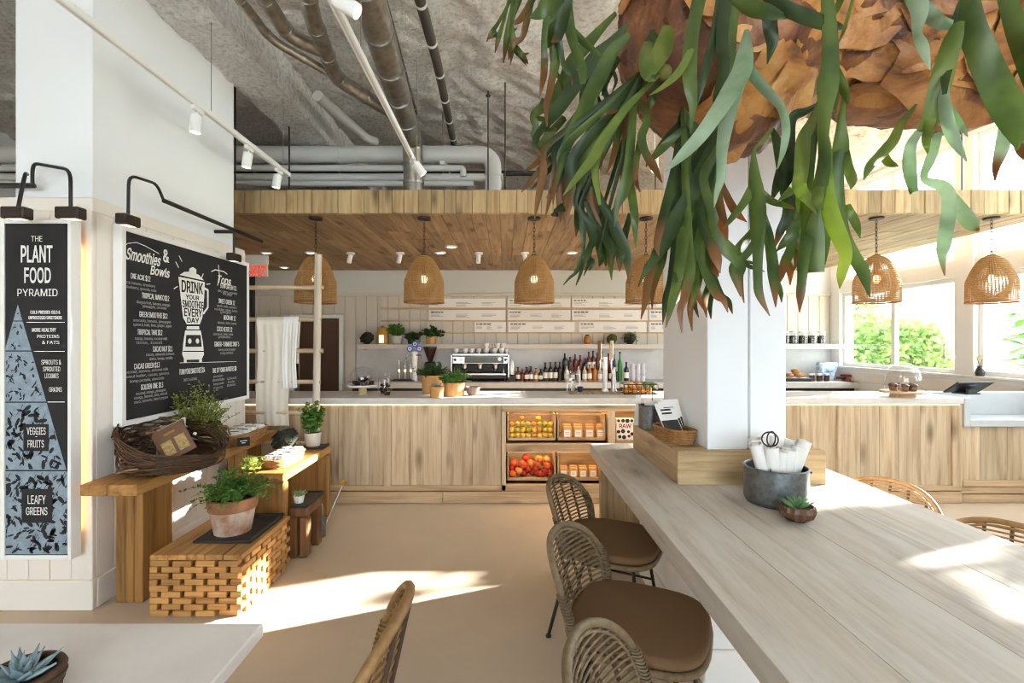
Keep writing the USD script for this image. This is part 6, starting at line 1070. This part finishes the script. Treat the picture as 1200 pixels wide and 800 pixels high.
FR = [  # (depth, material, share of the tip that is brown, strips of (px, py, width in px) at that depth)
 (1.06, 0, .35, [[(606,-14,3),(585,25,4),(576,38,5),(570,49,1)], [(578,36,4),(585,42,3),(588,40,1)]]), (1.04, 0, .3, [[(600,-14,3),(590,25,4),(584,45,6),(580,62,1)], [(584,40,5),(577,43,3),(572,46,1)]]),
 (1.05, 0, .3, [[(604,-14,3),(595,30,4),(593,50,7),(590,74,1)], [(594,52,5),(600,60,5),(598,76,1)]]), (1.07, 0, .4, [[(610,-14,4),(600,25,5),(602,48,8),(605,56,6),(612,64,5),(620,62,1)], [(606,56,5),(615,68,5),(619,75,1)]]),
 (1.03, 0, .9, [[(628,-8,7),(612,20,8),(599,29,2)], [(624,-2,6),(616,30,8),(611,45,6),(600,52,8),(596,70,1)]]),
 (1.0, 0, .1, [[(658,-14,24),(641,8,20),(629,17,11),(620,21,1)], [(644,6,10),(638,40,7),(638,70,8)]]), (1.005, 0, .98, [[(638,68,8),(637,90,8),(632,114,1)]]),
 (1.1, 3, .15, [[(666,-14,16),(658,28,14),(651,50,10)], [(656,48,7),(660,75,6),(668,88,4),(671,100,2)]]), (1.095, 0, .8, [[(652,48,10),(651,75,10),(647,92,9),(644,108,8),(640,125,6),(641,148,2)]]),
 (1.12, 0, 0, [[(662,-14,14),(667,30,13),(675,60,10),(682,80,11),(683,98,6)], [(670,36,9),(685,50,8),(697,60,6),(706,66,2)]]),
 (1.16, 3, .12, [[(736,28,5),(716,49,10),(698,65,14),(684,85,16),(669,106,17),(652,130,15),(638,147,9),(629,160,8),(627,172,7),(634,182,3)], [(652,130,9),(640,150,7),(652,152,3)], [(668,150,8),(652,166,9),(640,178,8),(632,190,3)]]),
 (1.13, 0, .2, [[(738,40,8),(718,60,15),(705,85,19),(694,107,19),(684,130,17),(671,155,15),(662,176,11),(657,195,8),(650,220,5),(648,240,1)], [(694,110,9),(699,130,7),(700,150,6),(706,175,5),(704,200,1)]]),
 (1.2, 3, .1, [[(724,66,10),(713,88,9),(708,104,7),(714,120,6),(719,140,5),(716,155,1)], [(716,78,4),(722,94,4),(717,109,1)]]), (1.21, 0, .45, [[(700,98,12),(690,115,10),(688,130,7),(691,150,6),(680,166,4),(666,178,1)]]),
 (1.02, 2, 0, [[(772,88,4),(755,105,6),(735,125,9),(720,145,11),(706,165,12),(695,185,12),(681,202,9),(670,216,6),(660,229,1)], [(700,178,9),(697,200,9),(700,222,6),(703,240,3)]]),
 (1.18, 0, .5, [[(738,108,6),(730,130,8),(725,152,9),(722,170,8),(718,186,6),(711,203,1)]]), (1.15, 0, .95, [[(733,122,7),(720,130,5),(704,135,1)]]), (1.22, 3, .8, [[(734,140,6),(732,170,7),(731,195,8),(729,222,1)]]),
 (1.14, 0, 0, [[(746,105,6),(742,130,9),(740,155,10),(738,182,11),(736,206,14),(730,226,13),(723,242,8),(720,266,2)], [(736,206,9),(742,238,10),(744,262,8),(745,290,1)]]),
 (1.17, 3, .15, [[(697,182,12),(697,215,9),(704,235,9),(715,255,11),(724,275,14),(733,295,13),(736,312,8),(738,334,1)], [(716,258,7),(717,285,9),(716,311,1)], [(739,250,6),(731,280,9),(727,300,11),(726,318,1)]]),
 (1.12, 0, .4, [[(752,118,6),(758,140,9),(752,160,10),(756,178,9),(766,195,9),(776,214,1)], [(752,160,9),(747,182,7),(745,210,6),(750,225,1)]]), (1.1, 0, 0, [[(800,150,6),(785,165,10),(772,178,9),(760,190,4),(757,196,1)]]),
 (1.15, 0, .55, [[(662,172,10),(658,205,10),(655,235,7),(657,260,1)], [(658,205,6),(648,222,6),(640,232,1)]]), (1.13, 3, .5, [[(672,185,14),(668,225,13),(664,250,8),(663,268,1)]]), (1.16, 0, .5, [[(681,192,10),(690,225,11),(696,245,8),(705,266,1)]]),
 (1.1, 3, 0, [[(676,226,6),(680,252,4),(683,270,8),(684,288,4),(682,304,8),(676,318,4),(668,325,3),(660,334,1)], [(683,300,3),(681,318,4),(675,334,1)]]), (1.11, 3, 0, [[(682,236,6),(690,260,11),(695,280,9),(693,294,1)], [(686,236,5),(698,265,6),(704,285,4)]]), (1.11, 3, 0, [[(704,284,3),(705,302,7),(702,312,1)], [(670,236,9),(660,243,10),(650,247,3)]]),
 (1.14, 3, .7, [[(640,172,8),(637,200,9),(632,225,8),(626,258,1)], [(636,195,6),(622,212,5),(611,225,1)], [(640,180,7),(626,193,6),(614,201,1)]]),
 (1.08, 3, 0, [[(842,160,14),(826,195,18),(812,225,20),(799,250,22),(786,270,18),(775,290,14),(765,306,10),(754,322,5),(748,336,1)], [(803,245,12),(800,275,14),(796,305,10),(790,330,6)]]),
 (1.12, 0, .35, [[(818,160,12),(800,200,13),(793,225,13),(787,250,13),(779,275,13),(768,300,11),(760,328,10),(757,350,8),(751,374,1)], [(779,275,9),(776,305,9),(766,335,7),(764,362,1)]]),
 (1.1, 0, .1, [[(808,236,12),(801,270,14),(798,300,13),(792,335,11),(787,356,9),(780,384,1)], [(801,280,9),(812,305,9),(815,335,8),(808,365,1)]]), (1.09, 0, .5, [[(806,285,12),(808,318,13),(803,345,10),(797,365,7),(799,390,1)], [(806,325,8),(797,342,8),(788,362,1)]]),
 (1.16, 0, .3, [[(815,180,10),(822,215,11),(826,250,12),(818,285,10),(812,315,9),(818,345,7),(826,365,1)]]), (1.14, 3, .4, [[(790,200,9),(782,235,11),(775,262,10),(770,285,8),(772,300,1)]]),
 (.98, 1, 0, [[(875,34,5),(873,60,18),(868,85,23),(851,115,20),(838,135,18),(820,160,16),(800,181,12),(780,201,1)], [(868,85,18),(857,120,18),(850,150,16),(846,180,12),(845,207,10),(840,226,6),(837,243,1)], [(876,80,12),(898,106,11),(915,125,9),(921,150,9),(918,175,7),(911,198,1)]]),
 (1.02, 0, 0, [[(822,-14,16),(812,35,15),(808,70,17),(809,100,15),(812,125,9),(809,157,1)]]), (1.06, 3, 0, [[(848,-14,14),(838,40,11),(830,70,11),(822,100,8),(816,126,1)]]), (1.05, 3, 0, [[(852,-14,14),(846,45,13),(849,78,12),(840,112,8),(836,130,1)]]),
 (.96, 0, 0, [[(852,-12,12),(878,8,17),(903,15,15),(926,21,2)]]), (.97, 3, 0, [[(890,-10,10),(928,13,15),(960,25,15),(982,31,9),(992,33,1)]]), (1.0, 3, 0, [[(905,-10,14),(902,25,16),(905,50,12),(899,75,1)]]),
 (.95, 0, 0, [[(968,-14,12),(972,30,15),(973,70,18),(970,100,22),(968,130,13),(965,160,11),(966,185,13),(962,215,15),(956,250,11),(955,265,18),(955,290,20),(955,319,19)], [(973,75,12),(985,98,12),(992,114,7),(994,122,1)], [(972,85,14),(978,113,9),(979,132,1)]]),
 (.93, 2, 0, [[(1003,-14,3),(992,25,4),(985,45,3),(974,63,1)]]), (.94, 2, 0, [[(990,-14,7),(981,10,7),(974,23,1)]]), (1.06, 3, 0, [[(930,140,8),(925,165,11),(922,186,16),(912,215,11),(904,236,1)], [(923,185,8),(934,212,8),(936,232,1)]]),
 (1.02, 0, .14, [[(884,176,4),(884,205,12),(886,225,17),(888,250,18),(888,275,15),(888,300,11),(888,325,10),(890,345,9),(902,370,1)], [(882,220,11),(870,240,9),(858,255,7),(846,270,1)], [(890,226,11),(905,236,8),(918,240,6),(930,244,2)], [(890,250,13),(900,275,11),(905,305,12),(907,326,12),(909,360,1)], [(906,322,7),(914,340,6),(916,354,1)]]),
 (1.06, 0, .16, [[(824,205,9),(833,245,11),(840,270,13),(849,290,14),(860,303,10),(868,312,11),(866,325,9),(872,355,1)], [(866,306,9),(878,294,9),(888,278,8),(894,266,3)], [(850,291,10),(868,303,6),(878,312,5),(896,318,1)]]),
 (1.1, 0, .7, [[(845,210,6),(852,230,8),(862,248,9),(875,260,1)]]), (1.1, 0, .6, [[(838,210,10),(842,245,14),(848,265,10),(853,282,1)]]), (1.09, 3, .4, [[(820,250,10),(830,280,10),(839,300,12),(844,320,1)], [(826,272,7),(836,312,8),(842,324,2)]]), (1.08, 0, .45, [[(822,298,7),(830,325,11),(840,345,10),(848,352,7),(853,366,1)], [(832,330,7),(826,352,7),(828,372,1)]]),
 (1.0, 2, 0, [[(942,165,16),(939,200,15),(937,220,15),(948,235,10),(957,252,1)], [(938,208,10),(926,224,9),(911,236,1)]]), (1.01, 0, .2, [[(947,170,14),(946,215,13),(946,245,14),(947,270,14),(942,300,13),(940,325,10),(938,345,9),(937,366,1)]]),
 (1.04, 0, 0, [[(942,246,10),(930,270,10),(920,285,8),(910,294,1)]]), (1.08, 3, .2, [[(924,212,10),(924,250,13),(914,272,9),(908,290,1)], [(924,250,8),(932,275,8),(938,300,1)]]), (1.07, 0, .45, [[(928,280,10),(921,305,11),(915,322,8),(912,334,1)], [(924,295,8),(926,315,8),(926,334,1)]]),
 (.98, 2, 0, [[(967,180,14),(969,225,15),(975,255,18),(985,280,17),(991,300,13),(986,322,10),(984,338,1)], [(962,200,10),(958,232,12),(956,262,14)]]), (1.0, 2, 0, [[(986,140,8),(985,175,17),(980,195,11),(969,218,1)], [(987,175,13),(993,195,11),(999,212,10),(997,222,1)]]),
 (.99, 0, 0, [[(983,190,10),(982,230,13),(985,255,13),(991,277,11),(1001,300,13),(1012,320,13),(1019,348,1)], [(992,240,8),(1003,262,9),(1008,279,1)]]), (1.03, 0, 0, [[(967,250,8),(968,282,9),(967,310,1)]]),
 (.9, 1, 0, [[(1068,-14,20),(1078,12,17),(1075,38,9),(1082,56,11),(1090,82,1)], [(1078,5,14),(1098,24,15),(1116,30,10)]]),
 (.92, 2, 0, [[(1124,25,10),(1117,45,18),(1108,75,21),(1100,108,21),(1091,138,18),(1078,157,9)], [(1090,140,11),(1086,164,9),(1087,180,1)]]), (.915, 1, 0, [[(1077,154,8),(1067,172,11),(1066,198,13),(1071,225,8)]]), (.93, 3, 0, [[(1138,-14,14),(1128,22,20),(1119,55,13),(1109,84,10),(1107,110,4)]]),
 (.91, 1, 0, [[(1110,80,5),(1106,110,10),(1110,140,13),(1119,165,11),(1133,189,1)], [(1110,125,9),(1124,145,8),(1134,160,1)]]),
 (.88, 0, 0, [[(1136,-14,14),(1139,30,24),(1150,60,27),(1165,95,29),(1180,125,30),(1190,150,22),(1192,175,2)]]), (.9, 1, .6, [[(1181,135,12),(1175,170,13),(1168,195,7),(1166,212,1)], [(1192,150,12),(1198,175,11),(1210,192,2)]]),
 (.87, 0, 0, [[(1176,-14,14),(1190,30,19),(1201,60,21),(1212,95,18),(1216,120,8)]]), (.98, 2, 0, [[(1074,122,3),(1056,145,8),(1046,165,12),(1032,181,11),(1019,195,9),(1012,211,1)], [(1034,180,9),(1042,191,8),(1053,195,1)]]),
 (.95, 1, .12, [[(1100,155,8),(1091,185,10),(1083,209,7),(1106,219,13),(1112,236,13),(1110,262,14),(1106,287,13),(1104,300,8),(1107,323,1)], [(1112,226,10),(1125,245,15),(1138,262,14),(1147,270,2)]]),
 (1.09, 2, 0, [[(784,30,14),(779,52,22),(768,74,18),(762,92,4)]]), (1.08, 2, 0, [[(760,48,10),(757,68,17),(760,88,13),(768,94,3)]]), (1.0, 2, 0, [[(815,40,3),(808,62,8),(795,85,9),(775,103,5),(760,112,1)]]), (1.1, 0, 0, [[(770,95,6),(766,112,9),(762,130,1)]]),
]
FM = [FROND, FRONDS, FRONDY, FRONDD]
def strip(pts, d0, ph, tw, brown):
    p = smoothpath(np.array([(a, b, w) for a, b, w in pts], float), 5); n = len(p); t = np.linspace(0, 1, n); d = d0 + .05 * (1 - t) ** 2 - .035 * np.sin(PI * t + ph * .2) + .015 * np.sin(3 * t + ph)
    c = np.array([W(a, b, dd) for (a, b, _), dd in zip(p, d)]); tg = np.gradient(c, axis=0); tg /= np.linalg.norm(tg, axis=1, keepdims=True) + 1e-9
    vd = c - np.array([0, 0, EYE]); vd /= np.linalg.norm(vd, axis=1, keepdims=True); s = np.cross(tg, vd); s /= np.linalg.norm(s, axis=1, keepdims=True) + 1e-9; nn = np.cross(s, tg)
    phi = tw * np.sin(2.2 * t * PI * .6 + ph); wd = np.maximum(p[:, 2], .8) / F * d / 2 / np.cos(phi); s2 = s * np.cos(phi)[:, None] + nn * np.sin(phi)[:, None]
    wav = .12 * np.sin(t * 11 + ph)[:, None]; L, R = c - s2 * wd[:, None] + nn * wd[:, None] * (.30 + wav), c + s2 * wd[:, None] + nn * wd[:, None] * (.30 - wav); C = c - nn * wd[:, None] * .12
    th = nn * .0012; V = np.stack([L, C, R, R - th * .2, C + th, L - th * .2], 1).reshape(-1, 3); q = []
    for i in range(n - 1):
        for a in range(6): b = (a + 1) % 6; q.append([i * 6 + a, i * 6 + b, (i + 1) * 6 + b, (i + 1) * 6 + a])
    br = np.clip((t - (1 - brown)) / max(.12, brown * .35), 0, 1) if brown > 0 else np.zeros(n)
    return V, np.array(q), np.repeat(br, 6)
qj = np.random.default_rng(19)
for (d0, mi, brown, strips) in list(FR):                      # fronds further back, between the ones in front
    x, y, w = strips[0][0]
    if d0 > 1.03 and qj.uniform() < .62:
        dx, dy, k_ = qj.uniform(-16, 16), qj.uniform(-14, 10), qj.uniform(.8, 1.1); FR.append((d0 + qj.uniform(.05, .14), int(qj.choice([0, 3, 3])), brown * qj.uniform(.2, .9), [[(x + (a - x) * k_ * (1 if qj.uniform() < .5 else .9) + dx, b + dy, c) for a, b, c in s] for s in strips]))
for k, (d0, mi, brown, strips) in enumerate(FR):
    x, y, w = strips[0][0]
    if y > 125 and x < 1010:                                  # carried up to where it grows from the shields
        tx, ty = min(((755, 95), (800, 140), (850, 165), (905, 165), (960, 135), (990, 120)), key=lambda q_: abs(q_[0] - x) + .6 * abs(q_[1] - y))
        strips = [[(tx, ty - 14, 4), ((tx + x) / 2, (ty + y) / 2 - 6, max(5, w * .7))] + strips[0]] + strips[1:]
    m = MB(); brs = []
    for j, s in enumerate(strips):
        V, q, b = strip(s, d0 + (0 if j == 0 else .004 * j), k * 1.7 + j * .35, .42, brown if j == 0 else min(1.0, brown * 1.6)); m.add((V, q)); brs.append(b)
    pr = P(st, 'frond', m, FM[mi], True); UsdGeom.PrimvarsAPI(pr).CreatePrimvar('brown', Sdf.ValueTypeNames.FloatArray, 'vertex').Set(Vt.FloatArray.FromNumpy(np.concatenate(brs).astype(np.float32)))
P(st, 'bud', ball(W(778, 84, 1.12), .018, 8), plain('bud_green', (116, 112, 50), .7, mottle=.3, ms=40), True)
for c in (lumps[0][0], lumps[2][0]): P(st, 'hanging_cable', bar(c + [0, 0, .3], [c[0], c[1], 3.95], .006, 6), STEEL)

# ================================================================ outside: shrubs, palm, broad-leaved fig
def leafcloud(seed, n, c, r, leaf, squash=(1, 1, 1), hang=0.0):
    q = np.random.default_rng(seed); L, f = [], []; k = 0
    for i in range(n):
        d = q.normal(size=3); d /= np.linalg.norm(d); p = np.asarray(c) + d * np.asarray(squash) * r * (q.uniform(.35, 1.0) ** .5) * (.8 + .4 * meshkit.noise(d * 3.0 + seed, 7))
        a = q.normal(size=3) + d * .6; a[2] -= hang; a /= np.linalg.norm(a); s = np.cross(a, q.normal(size=3)); s /= np.linalg.norm(s); nn = np.cross(a, s); l, w = leaf[0] * q.uniform(.7, 1.25), leaf[1] * q.uniform(.8, 1.2)
        L += [p, p + a * l * .45 + s * w + nn * w * .25, p + a * l, p + a * l * .45 - s * w + nn * w * .25]; f += [[k, k + 1, k + 2], [k, k + 2, k + 3]]; k += 4
    return np.array(L), np.array(f)
for i, (px, y, r, zc, sq, lab, n) in enumerate(((1000, 11.4, 1.0, 1.15, (1, .8, 1.25), 'pale green bush seen through the left pane of the sliding window', 2600), (1036, 12.2, .8, 1.0, (1, .8, 1.35), 'taller rounded bush behind the mullion of the sliding window', 2000), (1068, 10.4, .66, 1.2, (1, .8, 1.1), 'bright green bush seen through the right pane of the sliding window', 2000), (1092, 10.0, .42, .75, (1.3, .8, 1.2), 'low grassy shrub at the right of the sliding window view', 900))):
    o = thing('garden_bush', lab, 'bush', (X(px, y), y, 0)); P(o, 'foliage', leafcloud(70 + i, n, (0, 0, zc), r, (.16, .05), sq), BUSH if i != 1 else LEAF3, kind='stuff'); P(o, 'stem', bar((0, 0, -.3), (0, 0, zc), .04, 6), TWIG)
o = thing('palm', 'small grey-blue palm standing behind the bushes outside', 'palm', (X(1090, 14), 14, 0)); P(o, 'trunk', bar((0, 0, -.3), (0, 0, 1.95), .07, 8), TWIG)
for k in range(16):
    a = k * 2.4; el = .2 + .9 * ((k * 7) % 16) / 16; L = .75; t = np.linspace(0, 1, 8); pts = np.stack([L * t * math.cos(a) * math.cos(el), L * t * math.sin(a) * math.cos(el), 1.95 + L * t * math.sin(el) - .5 * t * t], -1); m = MB(); m.add(tube(pts, .008, 4))
    for j in range(1, 8):
        for s in (-1, 1): dd = np.cross(pts[j] - pts[j - 1], [0, 0, 1]); dd /= np.linalg.norm(dd) + 1e-9; e = pts[j] + s * dd * .24 * (1.1 - t[j] * .6) + (pts[j] - pts[j - 1]) * 1.2 - [0, 0, .08]; m.add((np.array([pts[j] - [0, 0, .012], pts[j] + [0, 0, .012], e]), np.array([[0, 1, 2]])))
    P(o, 'frond', m, leafmat('palm_leaf', (120, 142, 136), (78, 100, 100)) if k == 0 else LK + 'palm_leaf')
o = thing('fig_tree', 'broad-leaved fig growing just outside the right-hand window', 'tree', (5.98, 5.22, 0)); q = np.random.default_rng(33); P(o, 'trunk', tube(smoothpath([(0, 0, -.3), (.03, 0, .6), (-.03, .05, 1.2), (.02, 0, 1.8)], 6), .025, 7), TWIG, True)
for k in range(120):
    z = .95 + .85 * k / 120; a = k * 2.4; rr = .08 + .2 * q.uniform(.3, 1); b = np.array([rr * math.cos(a), rr * math.sin(a), z]); el = q.uniform(-.5, .6); d = np.array([math.cos(a) * math.cos(el), math.sin(a) * math.cos(el), math.sin(el)]); s = np.cross(d, [0, 0, 1.0]); s /= np.linalg.norm(s); nn = np.cross(s, d); L, wv = .17 * q.uniform(.8, 1.2), [0.012, .045, .07, .078, .055, .01]
    V = []
    for j, w in enumerate(wv): c = b + d * L * j / 5 - nn * .03 * (j / 5) ** 2; V += [c - s * w + nn * .012, c, c + s * w + nn * .012]
    F_ = []
    for j in range(5):
        for a_ in (0, 1): F_.append([j * 3 + a_, j * 3 + a_ + 1, j * 3 + a_ + 4, j * 3 + a_ + 3])
    P(o, 'leaf', (np.array(V), np.array(F_)), LEAF3, True)
o = GT = thing('garden_tree', 'loose-crowned tree out of view outside the windows, shading the table', 'tree', (9.2, 3.48, 0)); P(o, 'trunk', bar((0, 0, -.3), (0, 0, 1.6), .09, 8), TWIG); P(o, 'crown', leafcloud(90, 1500, (0, 0, 2.65), .95, (.2, .055), (1, .85, .9)), BUSH, kind='stuff')  # out of view; crown placed to dapple the near table top
P(GT, 'crown', leafcloud(91, 900, (0, 1.66, 3.52), .52, (.18, .05), (1, .9, .85)), BUSH, kind='stuff'); P(GT, 'branch', bar((0, 0, 1.5), (0, 1.3, 3.5), .04, 7), TWIG)  # unseen second crown, placed to keep sun off the table left of the pot
